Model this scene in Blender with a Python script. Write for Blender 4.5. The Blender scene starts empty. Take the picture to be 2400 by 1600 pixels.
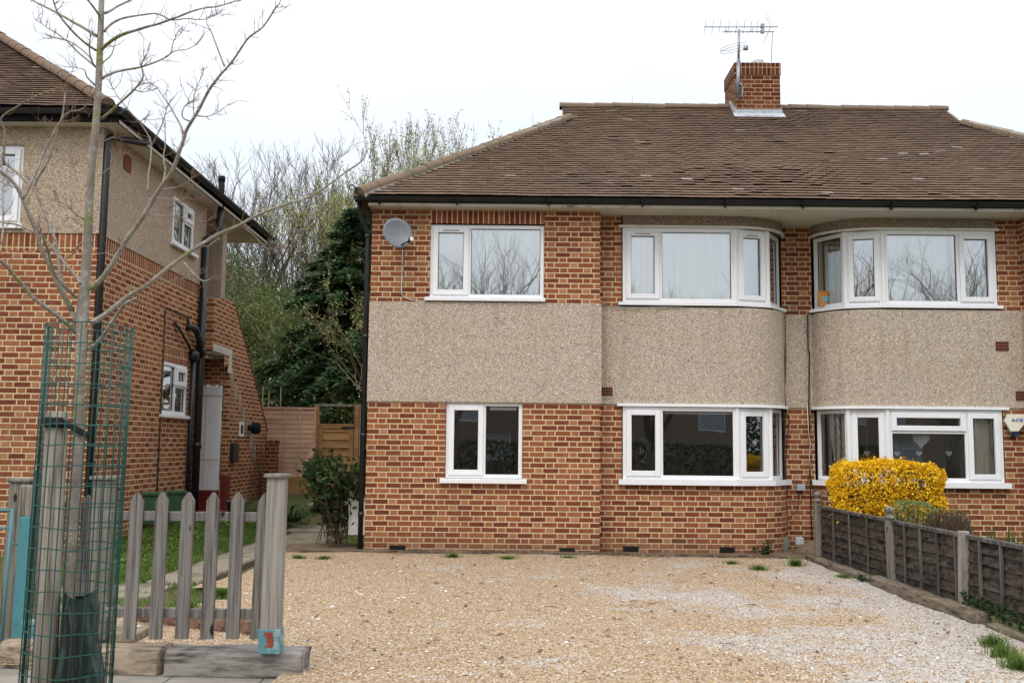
import bpy, math, random
from mathutils import Vector, Matrix, noise as mnoise
random.seed(7)
R = math.radians
scene = bpy.context.scene
col = scene.collection

# ------------------------------------------------------------------ camera
FPX, PITCH, YAW, ROLL, CAMZ = 2335.0, R(5.96), R(-.2), R(.606), 1.506
CF = Vector((math.sin(YAW)*math.cos(PITCH), math.cos(YAW)*math.cos(PITCH), math.sin(PITCH)))
_r = Vector((math.cos(YAW), -math.sin(YAW), 0)); _u = _r.cross(CF)
CR = _r*math.cos(ROLL) + _u*math.sin(ROLL); CU = _u*math.cos(ROLL) - _r*math.sin(ROLL)
CC = Vector((0, 0, CAMZ))
cd = bpy.data.cameras.new('camera'); cam = bpy.data.objects.new('camera', cd); col.objects.link(cam)
cd.sensor_width = 36; cd.lens = FPX/2400*36; cd.clip_end = 600; cd.clip_start = .05
cam.matrix_world = Matrix(((CR.x, CU.x, -CF.x, 0), (CR.y, CU.y, -CF.y, 0), (CR.z, CU.z, -CF.z, CAMZ), (0, 0, 0, 1)))
scene.camera = cam
cd.dof.use_dof = True; cd.dof.focus_distance = 14.3; cd.dof.aperture_fstop = 5.6
# ------------------------------------------------------------------ world, sun, exposure
SUN_EL, SUN_ROT = R(55), R(200)
w = bpy.data.worlds.new('World'); scene.world = w; w.use_nodes = True
nt = w.node_tree; nt.nodes.clear()
def wn(t): return nt.nodes.new(t)
sky = wn('ShaderNodeTexSky'); sky.sky_type = 'NISHITA'; sky.sun_disc = False
sky.sun_elevation = SUN_EL; sky.sun_rotation = SUN_ROT; sky.dust_density = 4
bg1 = wn('ShaderNodeBackground'); bg1.inputs[1].default_value = .05
nt.links.new(sky.outputs[0], bg1.inputs[0])
tc = wn('ShaderNodeTexCoord'); sx = wn('ShaderNodeSeparateXYZ'); nt.links.new(tc.outputs['Generated'], sx.inputs[0])
nz = wn('ShaderNodeTexNoise'); nz.inputs['Scale'].default_value = 2.2; nz.inputs['Detail'].default_value = 4
nt.links.new(tc.outputs['Generated'], nz.inputs[0])
ad = wn('ShaderNodeMath'); ad.operation = 'MULTIPLY_ADD'; nt.links.new(nz.outputs[0], ad.inputs[0]); ad.inputs[1].default_value = .30; nt.links.new(sx.outputs[2], ad.inputs[2])
rmp = wn('ShaderNodeValToRGB'); nt.links.new(ad.outputs[0], rmp.inputs[0])
e = rmp.color_ramp.elements; e[0].position = 0; e[0].color = (.82, .85, .88, 1); e[1].position = .45; e[1].color = (.885, .915, .945, 1)
n_ = e.new(1.0); n_.color = (1.75, 1.78, 1.8, 1)
bg2 = wn('ShaderNodeBackground'); bg2.inputs[1].default_value = .88; nt.links.new(rmp.outputs[0], bg2.inputs[0])
add = wn('ShaderNodeAddShader'); nt.links.new(bg1.outputs[0], add.inputs[0]); nt.links.new(bg2.outputs[0], add.inputs[1])
wo = wn('ShaderNodeOutputWorld'); nt.links.new(add.outputs[0], wo.inputs[0])
sl = bpy.data.lights.new('sun', 'SUN'); sl.energy = 1.0; sl.angle = R(25); sl.color = (1, .96, .9)
so = bpy.data.objects.new('sun', sl); col.objects.link(so); so.rotation_euler = (math.pi/2-SUN_EL, 0, R(-20))
vs = scene.view_settings
scene.display_settings.display_device = 'sRGB'; vs.view_transform = 'Standard'; vs.look = 'None'; vs.exposure = .12; vs.gamma = 1; vs.use_curve_mapping = False
cy = scene.cycles
cy.max_bounces = 6; cy.diffuse_bounces = 3; cy.glossy_bounces = 3; cy.transmission_bounces = 4; cy.transparent_max_bounces = 12
cy.caustics_reflective = False; cy.caustics_refractive = False; cy.use_denoising = True; cy.sample_clamp_indirect = 4

# ------------------------------------------------------------------ pixel -> point helpers (surveying the photo on real planes)
def ray(x, y): return CF + CR*((x-1200)/FPX) + CU*((800-y)/FPX)
def atY(x, y, Y): v = ray(x, y); return CC + v*(Y/v.y)
def atX(x, y, X): v = ray(x, y); return CC + v*(X/v.x)
def atZ(x, y, Z): v = ray(x, y); return CC + v*((Z-CAMZ)/v.z)
def V(*a): return Vector(a)
def smooth(a, b, x):
    t = min(1, max(0, (x-a)/(b-a))); return t*t*(3-2*t)

# ------------------------------------------------------------------ mesh builder
class MB:
    def __init__(s): s.v = []; s.f = []; s.uv = []; s.mi = []; s.m = 0
    def face(s, pts, uv=None):
        i = len(s.v); s.v += [tuple(p) for p in pts]; s.f.append(tuple(range(i, i+len(pts)))); s.uv.append(uv); s.mi.append(s.m)
    def box(s, x0, x1, y0, y1, z0, z1, M=None):
        c = [V(x, y, z) for z in (z0, z1) for y in (y0, y1) for x in (x0, x1)]
        if M is not None: c = [M @ p for p in c]
        s.hexa(c)
    def hexa(s, c):
        i = len(s.v); s.v += [tuple(p) for p in c]
        for q in ((0, 2, 3, 1), (4, 5, 7, 6), (0, 1, 5, 4), (1, 3, 7, 5), (3, 2, 6, 7), (2, 0, 4, 6)):
            s.f.append(tuple(i+k for k in q)); s.uv.append(None); s.mi.append(s.m)
    def bar(s, a, b, wx, wy, up=V(0, 0, 1)):
        a, b = V(*a), V(*b); d = (b-a).normalized(); sd = d.cross(up)
        if sd.length < 1e-4: sd = d.cross(V(0, 1, 0))
        sd.normalize(); u = sd.cross(d)
        s.hexa([p + sd*i*wx/2 + u*j*wy/2 for j in (-1, 1) for p in (a, b) for i in (-1, 1)])
    def tube(s, pts, rad, n=6, cap=True):
        pts = [V(*p) for p in pts]
        if not hasattr(rad, '__len__'): rad = [rad]*len(pts)
        t0 = (pts[1]-pts[0]).normalized(); a = t0.orthogonal().normalized(); base = len(s.v); L = 0
        Ls = []
        for i, p in enumerate(pts):
            if i: L += (p-pts[i-1]).length
            Ls.append(L)
            t = (pts[min(i+1, len(pts)-1)]-pts[max(i-1, 0)])
            if t.length < 1e-9: t = t0
            t.normalize(); a = a - t*a.dot(t)
            if a.length < 1e-6: a = t.orthogonal()
            a.normalize(); b = t.cross(a)
            for k in range(n):
                th = 2*math.pi*k/n; s.v.append(tuple(p + (a*math.cos(th)+b*math.sin(th))*rad[i]))
        for i in range(len(pts)-1):
            for k in range(n):
                k2 = (k+1) % n; q = base+i*n
                s.f.append((q+k, q+k2, q+n+k2, q+n+k)); s.mi.append(s.m)
                u0, u1 = k/n*6.283*rad[i], (k+1)/n*6.283*rad[i]
                s.uv.append([(u0, Ls[i]), (u1, Ls[i]), (u1, Ls[i+1]), (u0, Ls[i+1])])
        if cap and n > 2:
            q = base+(len(pts)-1)*n
            s.f.append(tuple(base+k for k in reversed(range(n)))); s.uv.append(None); s.mi.append(s.m)
            s.f.append(tuple(q+k for k in range(n))); s.uv.append(None); s.mi.append(s.m)
    def lathe(s, prof, c, n=16, axis=V(0, 0, 1)):
        pts = [V(*c)+axis*z for r, z in prof]; s.tube([p + axis*1e-5*i for i, p in enumerate(pts)], [max(r, 1e-4) for r, z in prof], n)
    def prism(s, poly, dvec):
        # poly: 3D points counter-clockwise seen from front; dvec: extrusion back
        d = V(*dvec); p = [V(*q) for q in poly]; n = len(p)
        s.face(p); s.face([q+d for q in reversed(p)])
        for i in range(n): j = (i+1) % n; s.face([p[j], p[i], p[i]+d, p[j]+d])
    def quadcard(s, p, a, b): s.face([p-a-b, p+a-b, p+a+b, p-a+b], [(0, 0), (1, 0), (1, 1), (0, 1)])
    def build(s, name, mats, parent=None, smooth_=False, bevel=0):
        me = bpy.data.meshes.new(name); me.from_pydata(s.v, [], s.f)
        if not isinstance(mats, (list, tuple)): mats = [mats]
        for m in mats: me.materials.append(m)
        if len(mats) > 1: me.polygons.foreach_set('material_index', s.mi)
        ul = me.uv_layers.new(name='UVMap'); dat = [0.0]*(2*len(me.loops)); k = 0
        V_ = s.v
        for f, uv in zip(s.f, s.uv):
            if uv is None:
                p = [V(*V_[i]) for i in f]; n = (p[1]-p[0]).cross(p[2]-p[0])
                if n.length < 1e-12 and len(p) > 3: n = (p[2]-p[0]).cross(p[3]-p[0])
                ax, ay, az = abs(n.x), abs(n.y), abs(n.z)
                if az > .75*max(1e-12, n.length): uv = [(q.x, q.y) for q in p]
                elif ay >= ax: uv = [(q.x, q.z) for q in p]
                else: uv = [(q.y, q.z) for q in p]
            for a, b in uv: dat[k] = a; dat[k+1] = b; k += 2
        ul.data.foreach_set('uv', dat)
        if smooth_: me.polygons.foreach_set('use_smooth', [True]*len(me.polygons))
        me.update()
        o = bpy.data.objects.new(name, me); col.objects.link(o)
        if bevel:
            bm_ = o.modifiers.new('bevel', 'BEVEL'); bm_.width = bevel; bm_.segments = 2; bm_.limit_method = 'ANGLE'; bm_.angle_limit = R(40)
        if parent is not None:
            o.parent = parent; o.matrix_parent_inverse = Matrix.Translation(-V(*parent_loc(parent)))
        return o
def parent_loc(p):
    l = V(*p.location); 
    while p.parent: p = p.parent; l = l*1
    return l
def tag(o, label=None, cat=None, group=None, kind=None):
    if label: o['label'] = label
    if cat: o['category'] = cat
    if group: o['group'] = group
    if kind: o['kind'] = kind
    return o
def empty(name, loc, label, cat, group=None):
    o = bpy.data.objects.new(name, None); col.objects.link(o); o.location = (0, 0, 0); o.empty_display_size = .2
    o.location = loc
    return tag(o, label, cat, group)

# ------------------------------------------------------------------ node helper
class NT:
    def __init__(s, name):
        s.mat = bpy.data.materials.new(name); s.mat.use_nodes = True; s.t = s.mat.node_tree; s.t.nodes.clear()
        s.out = s.t.nodes.new('ShaderNodeOutputMaterial')
    def n(s, t, **k):
        x = s.t.nodes.new(t)
        for a, b in k.items(): setattr(x, a, b)
        return x
    def set(s, inp, v):
        if isinstance(v, bpy.types.NodeSocket): s.t.links.new(v, inp)
        elif isinstance(v, (tuple, list)) and len(v) == 3 and inp.type == 'RGBA': inp.default_value = (*v, 1)
        else: inp.default_value = v
    def m(s, op, a, b=0, c=0):
        x = s.n('ShaderNodeMath', operation=op)
        for i, v in enumerate((a, b, c)): s.set(x.inputs[i], v)
        return x.outputs[0]
    def uv(s):
        return s.n('ShaderNodeTexCoord').outputs['UV']
    def obj(s): return s.n('ShaderNodeTexCoord').outputs['Object']
    def sep(s, v):
        x = s.n('ShaderNodeSeparateXYZ'); s.set(x.inputs[0], v); return x.outputs
    def comb(s, a, b, c=0):
        x = s.n('ShaderNodeCombineXYZ')
        for i, v in enumerate((a, b, c)): s.set(x.inputs[i], v)
        return x.outputs[0]
    def noise(s, vec, scale, detail=3, rough=.55, out=0):
        x = s.n('ShaderNodeTexNoise'); s.set(x.inputs['Vector'], vec); x.inputs['Scale'].default_value = scale; x.inputs['Detail'].default_value = detail; x.inputs['Roughness'].default_value = rough
        return x.outputs[out]
    def vor(s, vec, scale, out='Color', feature='F1'):
        x = s.n('ShaderNodeTexVoronoi', feature=feature); s.set(x.inputs['Vector'], vec); x.inputs['Scale'].default_value = scale
        return x.outputs[out]
    def white(s, vec):
        x = s.n('ShaderNodeTexWhiteNoise', noise_dimensions='2D'); s.set(x.inputs['Vector'], vec); return x.outputs
    def ramp(s, v, stops, interp='LINEAR'):
        x = s.n('ShaderNodeValToRGB'); s.set(x.inputs[0], v); cr = x.color_ramp; cr.interpolation = interp
        while len(cr.elements) < len(stops): cr.elements.new(.5)
        for e_, (p, c) in zip(cr.elements, stops): e_.position = p; e_.color = (*c, 1) if len(c) == 3 else c
        return x.outputs[0]
    def mix(s, f, a, b, mode='MIX'):
        x = s.n('ShaderNodeMix', data_type='RGBA', blend_type=mode); s.set(x.inputs[0], f); s.set(x.inputs[6], a); s.set(x.inputs[7], b); return x.outputs[2]
    def sstep(s, v, a, b):
        x = s.n('ShaderNodeMapRange', interpolation_type='SMOOTHSTEP'); s.set(x.inputs[0], v); x.inputs[1].default_value = a; x.inputs[2].default_value = b; return x.outputs[0]
    def bump(s, h, strength=.5, dist=.01, nrm=None):
        x = s.n('ShaderNodeBump'); s.set(x.inputs['Height'], h); x.inputs['Strength'].default_value = strength; x.inputs['Distance'].default_value = dist
        if nrm is not None: s.set(x.inputs['Normal'], nrm)
        return x.outputs[0]
    def pbr(s, color, rough=.8, normal=None, metal=0, spec=.3, trans=0, **k):
        x = s.n('ShaderNodeBsdfPrincipled'); s.set(x.inputs['Base Color'], color); s.set(x.inputs['Roughness'], rough); s.set(x.inputs['Metallic'], metal)
        s.set(x.inputs['Specular IOR Level'], spec)
        if normal is not None: s.set(x.inputs['Normal'], normal)
        s.t.links.new(x.outputs[0], s.out.inputs[0]); return x
def scl(N, vec, sx_, sy_, sz_=1):
    x = N.n('ShaderNodeMapping'); N.set(x.inputs[0], vec); x.inputs['Scale'].default_value = (sx_, sy_, sz_); return x.outputs[0]

def mat_brick(name, soldier=False, dark=1.0, stain=0.35, tint=None, spread=.52):
    N = NT(name); uv = N.uv(); wob = N.noise(uv, 5, 2, .5, 1)
    o_ = N.sep(uv); wo_ = N.sep(wob)
    u = N.m('ADD', N.m('MULTIPLY_ADD', wo_[0], .008, o_[0]), 100); v = N.m('ADD', N.m('MULTIPLY_ADD', wo_[1], .006, o_[1]), 30)
    ch = .225 if soldier else .075
    c_ = N.m('FLOOR', N.m('DIVIDE', v, ch)); fv = N.m('SUBTRACT', v, N.m('MULTIPLY', c_, ch))
    if soldier:
        cell = N.m('FLOOR', N.m('DIVIDE', u, .075)); fu = N.m('SUBTRACT', u, N.m('MULTIPLY', cell, .075)); wdt = .075; isH = N.m('MULTIPLY', cell, 0); idn = cell
        du = N.m('MINIMUM', fu, N.m('SUBTRACT', .075, fu))
    else:
        par = N.m('MODULO', c_, 2); jit = N.m('MULTIPLY', N.white(N.comb(c_, 7.3))[0], .025)
        u2 = N.m('ADD', N.m('MULTIPLY_ADD', par, .16875, u), jit)
        cell = N.m('FLOOR', N.m('DIVIDE', u2, .3375)); fu = N.m('SUBTRACT', u2, N.m('MULTIPLY', cell, .3375))
        isH = N.m('GREATER_THAN', fu, .225)
        fu2 = N.m('SUBTRACT', fu, N.m('MULTIPLY', isH, .225)); wd = N.m('SUBTRACT', .225, N.m('MULTIPLY', isH, .1125))
        du = N.m('MINIMUM', fu2, N.m('SUBTRACT', wd, fu2)); idn = N.m('MULTIPLY_ADD', cell, 2, isH)
    dv = N.m('MINIMUM', fv, N.m('SUBTRACT', ch, fv)); d = N.m('MINIMUM', du, dv)
    edge = N.noise(uv, 60, 2)
    mask = N.sstep(N.m('MULTIPLY_ADD', edge, .004, d), .0076, .0122)
    rnd = N.white(N.comb(idn, c_)); val = rnd[0]
    inner = N.noise(uv, 14, 3, .6); fine = N.noise(uv, 90, 2, .6)
    t = N.m('ADD', N.m('MULTIPLY_ADD', isH, .20, N.m('MULTIPLY_ADD', val, spread, .06)), N.m('MULTIPLY', N.m('SUBTRACT', inner, .42), .55))
    k = dark
    cc = N.ramp(t, [(0, (.11*k, .031*k, .021*k)), (.25, (.185*k, .050*k, .027*k)), (.5, (.275*k, .090*k, .041*k)), (.72, (.355*k, .158*k, .076*k)), (1, (.39*k, .235*k, .135*k))])
    cc = N.mix(N.m('MULTIPLY', fine, .35), cc, (.12, .06, .045), 'MULTIPLY') if False else N.mix(N.sstep(fine, .55, .8), cc, (.2*k, .1*k, .07*k))
    mort = N.ramp(N.noise(uv, 25, 3), [(.3, (.57, .43, .24)), (.7, (.70, .545, .33))])
    mort = N.mix(N.m('MULTIPLY', N.sstep(N.noise(uv, 1.3, 4, .65), .48, .68), .55), mort, (.40, .31, .21))
    if tint: cc = N.mix(1, cc, tint, 'MULTIPLY'); mort = N.mix(1, mort, (.62, .55, .5), 'MULTIPLY')
    c = N.mix(mask, mort, cc)
    # weathering: broad damp stains with a shape of their own
    st = N.sstep(N.noise(scl(N, uv, 1, .7), 1.1, 4, .6), .55, .75)
    c = N.mix(N.m('MULTIPLY', st, stain), c, (.11, .075, .05))
    if not soldier:     # splash-back dirt on the lowest courses and a few pale salt blooms
        low = N.m('MULTIPLY', N.sstep(N.m('ADD', o_[1], N.m('MULTIPLY', N.noise(uv, 2.5, 4), .5)), .62, .2), .45); c = N.mix(low, c, (.13, .09, .06))
        c = N.mix(N.m('MULTIPLY', N.sstep(N.noise(uv, .7, 5, .7), .58, .72), .22), c, (.42, .30, .21))
    h = N.m('ADD', mask, N.m('MULTIPLY', inner, .3))
    N.pbr(c, .9, N.bump(h, .9, .008), spec=.15); return N.mat
def mat_dash(name, base=(.485, .42, .355)):
    N = NT(name); uv = N.uv(); vec = scl(N, uv, 1, 1.0); 
    cr = N.sep(N.vor(vec, 92)); b = base
    sp = N.ramp(cr[0], [(0, tuple(x*.28 for x in b)), (.07, tuple(x*.5 for x in b)), (.14, tuple(x*.86 for x in b)), (.45, b), (.7, tuple(x*1.12 for x in b)), (.82, (b[0]*1.05, b[1]*.82, b[2]*.62)), (.9, tuple(x*1.4 for x in b)), (1, tuple(min(.8, x*1.75) for x in b))])
    sp2 = N.ramp(N.sep(N.vor(vec, 150))[1], [(0, (.62, .58, .55)), (.4, (.95, .94, .93)), (1, (1.15, 1.14, 1.13))])
    c = N.mix(1, sp, sp2, 'MULTIPLY')
    big = N.noise(uv, .9, 4, .6); c = N.mix(N.sstep(big, .45, .72), c, N.mix(1, c, (1.0, .96, .88), 'MULTIPLY'))
    str_ = N.noise(scl(N, uv, 5, .3), 1.6, 5, .65); c = N.mix(N.m('MULTIPLY', N.sstep(str_, .5, .75), .32), c, (.22, .18, .15))
    dd = N.vor(vec, 92, 'Distance')
    N.pbr(c, .92, N.bump(N.m('SUBTRACT', 1, dd), .6, .01), spec=.2); return N.mat
def mat_tile(name, k=1.0):
    N = NT(name); g = N.n('ShaderNodeNewGeometry'); rnd = g.outputs['Random Per Island']; ob = N.obj()
    c = N.ramp(rnd, [(0, (.135*k, .090*k, .064*k)), (.25, (.165*k, .110*k, .077*k)), (.75, (.185*k, .124*k, .087*k)), (.988, (.21*k, .142*k, .10*k)), (1, (.38*k, .34*k, .30*k))])
    f = N.noise(ob, 38, 4, .65); c = N.mix(N.m('MULTIPLY', N.sstep(f, .52, .8), .6), c, (.16, .13, .085))
    big = N.noise(ob, .55, 4, .6); c = N.mix(N.m('MULTIPLY', N.sstep(big, .46, .72), .45), c, (.105, .078, .062))
    lich = N.noise(ob, 7, 5, .75); c = N.mix(N.m('MULTIPLY', N.sstep(lich, .66, .74), .6), c, (.30, .26, .18))
    N.pbr(c, .9, N.bump(N.noise(ob, 120, 3), .4, .004), spec=.15); return N.mat
def mat_simple(name, c, rough=.6, var=.12, scale=8, bump=.0, spec=.3, metal=0, c2=None, stretch=None, thr=(.45, .75), bscale=None):
    N = NT(name); ob = N.obj(); vec = scl(N, ob, *stretch) if stretch else ob
    f = N.noise(vec, scale, 4, .6)
    c2 = c2 or tuple(max(0, x*(1-2.5*var)) for x in c)
    cc = N.mix(N.sstep(f, *thr), c, c2)
    nrm = N.bump(N.noise(vec, bscale or scale*4, 3), bump, .01) if bump else None
    N.pbr(cc, rough, nrm, metal, spec); return N.mat
def mat_wood(name, a, b, dark, scale=18, sx_=1, sz_=.07, knots=True, green=0, axis='x'):
    N = NT(name); ob = N.obj(); g = N.n('ShaderNodeNewGeometry').outputs['Random Per Island']
    vec = N.n('ShaderNodeVectorMath', operation='ADD'); N.set(vec.inputs[0], ob); N.set(vec.inputs[1], N.comb(N.m('MULTIPLY', g, 13), N.m('MULTIPLY', g, 7), 0))
    v = scl(N, vec.outputs[0], sx_, sx_, sz_) if sz_ < 1 else (scl(N, vec.outputs[0], 1/sz_, sx_, sx_) if axis == 'x' else scl(N, vec.outputs[0], sx_, 1/sz_, sx_))
    f = N.noise(v, scale, 5, .65); fl = N.noise(v, scale*2.2, 3, .6)
    c = N.ramp(N.m('ADD', N.m('MULTIPLY', f, .7), N.m('MULTIPLY', N.noise(v, scale*.25, 3, .5), .3)), [(.36, dark), (.46, b), (.55, a), (.72, tuple(min(1, x*1.25) for x in a))])
    c = N.mix(N.m('MULTIPLY', N.sstep(fl, .6, .75), .6), c, dark)
    c = N.mix(N.m('MULTIPLY', N.m('SUBTRACT', g, .5), .35), c, (1, 1, 1) if False else tuple(x*.4 for x in a))
    if green: c = N.mix(N.m('MULTIPLY', N.sstep(N.noise(ob, 3, 4), .5, .7), green), c, (.09, .10, .045))
    if knots:
        kd = N.vor(scl(N, vec.outputs[0], 3.2, 3.2, 1.3), 1.6, 'Distance'); c = N.mix(N.sstep(kd, .10, .05), c, tuple(x*.45 for x in dark))
    N.pbr(c, .88, N.bump(N.m('ADD', f, N.m('MULTIPLY', fl, .5)), .5, .006), spec=.15); return N.mat
def mat_leaf(name, c1, c2, c3=None, trans=.35, rough=.55):
    N = NT(name); g = N.n('ShaderNodeNewGeometry').outputs['Random Per Island']
    c = N.ramp(g, [(0, c1), (.6, c2), (1, c3 or c2)])
    p = N.pbr(c, rough, spec=.25); tr = N.n('ShaderNodeBsdfTranslucent'); N.set(tr.inputs[0], c)
    mx = N.n('ShaderNodeMixShader'); mx.inputs[0].default_value = trans
    N.t.links.new(p.outputs[0], mx.inputs[1]); N.t.links.new(tr.outputs[0], mx.inputs[2]); N.t.links.new(mx.outputs[0], N.out.inputs[0]); return N.mat
def mat_glass(name, refl=.2, tint=(.97, .995, .99)):
    N = NT(name); fr = N.n('ShaderNodeFresnel'); fr.inputs[0].default_value = 1.5
    f = N.m('MINIMUM', N.m('MULTIPLY_ADD', fr.outputs[0], 1.6, refl-.064), .95)
    wav = N.bump(N.noise(N.obj(), 1.3, 1), .06, .02)
    t = N.n('ShaderNodeBsdfTransparent'); N.set(t.inputs[0], tint); gl = N.n('ShaderNodeBsdfGlossy'); gl.inputs['Roughness'].default_value = .004; N.set(gl.inputs['Normal'], wav)
    N.set(gl.inputs[0], (.96, .99, 1))
    mx = N.n('ShaderNodeMixShader'); N.set(mx.inputs[0], f); N.t.links.new(t.outputs[0], mx.inputs[1]); N.t.links.new(gl.outputs[0], mx.inputs[2]); N.t.links.new(mx.outputs[0], N.out.inputs[0]); return N.mat

M = {}
M['brick'] = mat_brick('brick'); M['brick_left'] = mat_brick('brick_left', stain=.2); M['soldier'] = mat_brick('soldier_brick', True)
M['brick_dark'] = mat_brick('brick_chimney', dark=.85, stain=.4, tint=(.62, .50, .56)); M['soldier_dark'] = mat_brick('soldier_chimney', True, dark=.7, tint=(.62, .52, .56))
M['dash'] = mat_dash('pebbledash'); M['dash_left'] = mat_dash('pebbledash_left', (.43, .355, .28)); M['dash_dark'] = mat_dash('pebbledash_head_shaded', (.30, .26, .22))  # bay head pebbledash has the soffit's shade mixed into its base colour
M['tile'] = mat_tile('roof_tile'); M['tile_left'] = mat_tile('roof_tile_left', 1.05)
M['ridge'] = mat_simple('ridge_tile', (.19, .135, .098), .9, scale=5, bump=.4, c2=(.14, .125, .075), spec=.15)
M['ridge_left'] = mat_simple('hip_tile_left', (.18, .12, .085), .9, scale=5, bump=.3, c2=(.13, .10, .07), spec=.15)
M['upvc'] = mat_simple('white_upvc', (.80, .81, .83), .35, scale=3, c2=(.76, .77, .79), spec=.4)
M['upvc_old'] = mat_simple('weathered_white_paint', (.72, .70, .64), .6, scale=7, c2=(.5, .47, .38), thr=(.5, .8))
M['fascia'] = mat_simple('cream_fascia', (.58, .55, .47), .6, scale=5, c2=(.12, .11, .08), stretch=(1.2, 1, 2.5), thr=(.54, .74))
M['soffit'] = mat_simple('soffit_board', (.62, .60, .55), .6, scale=2, c2=(.5, .48, .42))
M['glass'] = mat_glass('window_glass', .23); M['glass_up'] = mat_glass('window_glass_clear', .42)
M['black'] = mat_simple('black_plastic', (.014, .015, .017), .4, scale=6, c2=(.022, .022, .024), spec=.45)
M['gasket'] = mat_simple('black_gasket', (.016, .016, .018), .75, spec=.12)
M['cable'] = mat_simple('black_cable', (.02, .02, .02), .6)
M['room'] = mat_simple('dim_room', (.50, .49, .46), .9, scale=1.5, c2=(.40, .39, .37))
M['net'] = mat_simple('net_curtain', (.80, .83, .82), .9, scale=9, c2=(.66, .70, .69), thr=(.5, .6))
M['curtain'] = mat_simple('beige_curtain', (.86, .79, .66), .9, scale=4, c2=(.76, .68, .54), stretch=(6, 6, .5))
M['lead'] = mat_simple('lead_flashing', (.42, .45, .49), .55, scale=9, c2=(.30, .33, .37), spec=.4)
M['steel'] = mat_simple('galvanised_steel', (.30, .31, .33), .45, scale=10, metal=.7)
M['dish'] = mat_simple('dish_grey', (.17, .185, .205), .4, scale=3, c2=(.15, .165, .18))
M['white_plastic'] = mat_simple('white_plastic', (.72, .73, .72), .5, scale=4, c2=(.62, .63, .62))
M['cream'] = mat_simple('cream_plastic', (.75, .73, .62), .45, scale=5, c2=(.68, .66, .55))
M['navy'] = mat_simple('navy_plastic', (.02, .03, .08), .35)
M['blue_ink'] = mat_simple('blue_lettering', (.05, .12, .42), .5)
M['terracotta'] = mat_simple('terracotta', (.19, .06, .04), .85, scale=20)
M['void'] = mat_simple('dark_slot', (.012, .011, .01), .9)
M['grey_wood'] = mat_wood('weathered_grey_wood', (.225, .207, .192), (.15, .137, .126), (.045, .04, .035), 62, sz_=.028)
M['post_wood'] = mat_wood('pale_grey_post', (.34, .315, .28), (.27, .245, .215), (.14, .12, .10), 60, sz_=.02, knots=False)
M['old_wood'] = mat_wood('green_grey_post', (.24, .22, .19), (.17, .155, .13), (.07, .062, .05), 36, sz_=.045, green=.35)
M['stake'] = mat_wood('round_stake_wood', (.36, .32, .27), (.25, .22, .18), (.09, .074, .056), 34, sz_=.05)
M['sleeper'] = mat_wood('sleeper_wood', (.34, .275, .205), (.24, .19, .14), (.09, .066, .048), 34, sz_=7, knots=False)
M['sleeper_grey'] = mat_wood('sleeper_grey_wood', (.27, .25, .23), (.17, .155, .14), (.045, .04, .036), 34, sz_=7, knots=False)
M['edge_wood'] = mat_wood('edging_wood', (.19, .155, .115), (.12, .095, .07), (.04, .032, .025), 30, sz_=7, axis='y', knots=False, green=.25)
M['edge_wood_x'] = mat_wood('edging_board_wood', (.17, .13, .095), (.11, .085, .06), (.04, .032, .025), 30, sz_=7, knots=False)
M['log'] = mat_wood('rotten_log', (.21, .13, .095), (.13, .08, .06), (.04, .025, .02), 34, sz_=6, knots=False)
M['dark_fence'] = mat_wood('dark_fence_wood', (.085, .067, .055), (.045, .036, .030), (.011, .009, .008), 26, sz_=6, axis='y', knots=False, green=.2)
M['dark_batten'] = mat_wood('dark_batten_wood', (.13, .12, .112), (.08, .073, .068), (.022, .02, .018), 34, knots=False)
M['tan_fence'] = mat_wood('tan_fence_wood', (.56, .38, .27), (.50, .33, .23), (.38, .23, .15), 5, sz_=6, knots=False)
M['gate_wood'] = mat_wood('gate_wood', (.36, .215, .095), (.29, .165, .07), (.17, .09, .04), 5, sz_=6, knots=False)
M['teal'] = mat_simple('teal_paint', (.075, .235, .27), .5, scale=7, c2=(.05, .17, .2), bump=.1, thr=(.5, .8))
M['teal_old'] = mat_simple('flaking_teal_paint', (.11, .26, .30), .6, scale=9, c2=(.28, .40, .40), bump=.4, thr=(.5, .6))
M['red_flake'] = mat_simple('red_flaked_paint', (.32, .07, .045), .7, scale=20)
M['green_wire'] = mat_simple('green_plastic_wire', (.008, .075, .06), .4, scale=3, spec=.45)
M['bag'] = mat_simple('dark_green_plastic', (.014, .022, .019), .22, scale=4, c2=(.03, .05, .042), bump=.6, bscale=7, spec=.8)
M['rubber'] = mat_simple('black_rubber', (.018, .018, .018), .6)
M['green_box'] = mat_simple('green_meter_box', (.055, .13, .065), .5, scale=5, c2=(.04, .09, .045))
M['door'] = mat_simple('white_painted_door', (.80, .81, .82), .5, scale=3, c2=(.72, .72, .72))
M['redpaint'] = mat_simple('red_paint', (.17, .022, .018), .55, scale=6, c2=(.10, .015, .012))
M['conc'] = mat_simple('concrete', (.36, .325, .26), .9, scale=7, bump=.4, c2=(.26, .23, .18))
M['pale_conc'] = mat_simple('painted_concrete', (.55, .53, .47), .8, scale=4, c2=(.42, .4, .33))
M['pot'] = mat_simple('grey_pot', (.16, .165, .16), .6, scale=5)
M['orange'] = mat_simple('orange_card', (.62, .24, .05), .7, scale=6); M['blue_card'] = mat_simple('pale_blue_card', (.22, .42, .45), .7)
M['bark_bg'] = mat_simple('distant_bark', (.125, .11, .09), .9, scale=6, c2=(.08, .07, .058))
M['bark_green'] = mat_simple('mossy_bark', (.13, .12, .06), .9, scale=6, c2=(.075, .07, .04))
M['stem'] = mat_simple('brown_stem', (.11, .075, .05), .9, scale=9)
M['straw'] = mat_simple('dry_straw', (.40, .31, .17), .9, scale=9)
M['twig'] = mat_simple('reddish_twig', (.25, .15, .10), .8, scale=12, c2=(.18, .13, .09))
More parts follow.
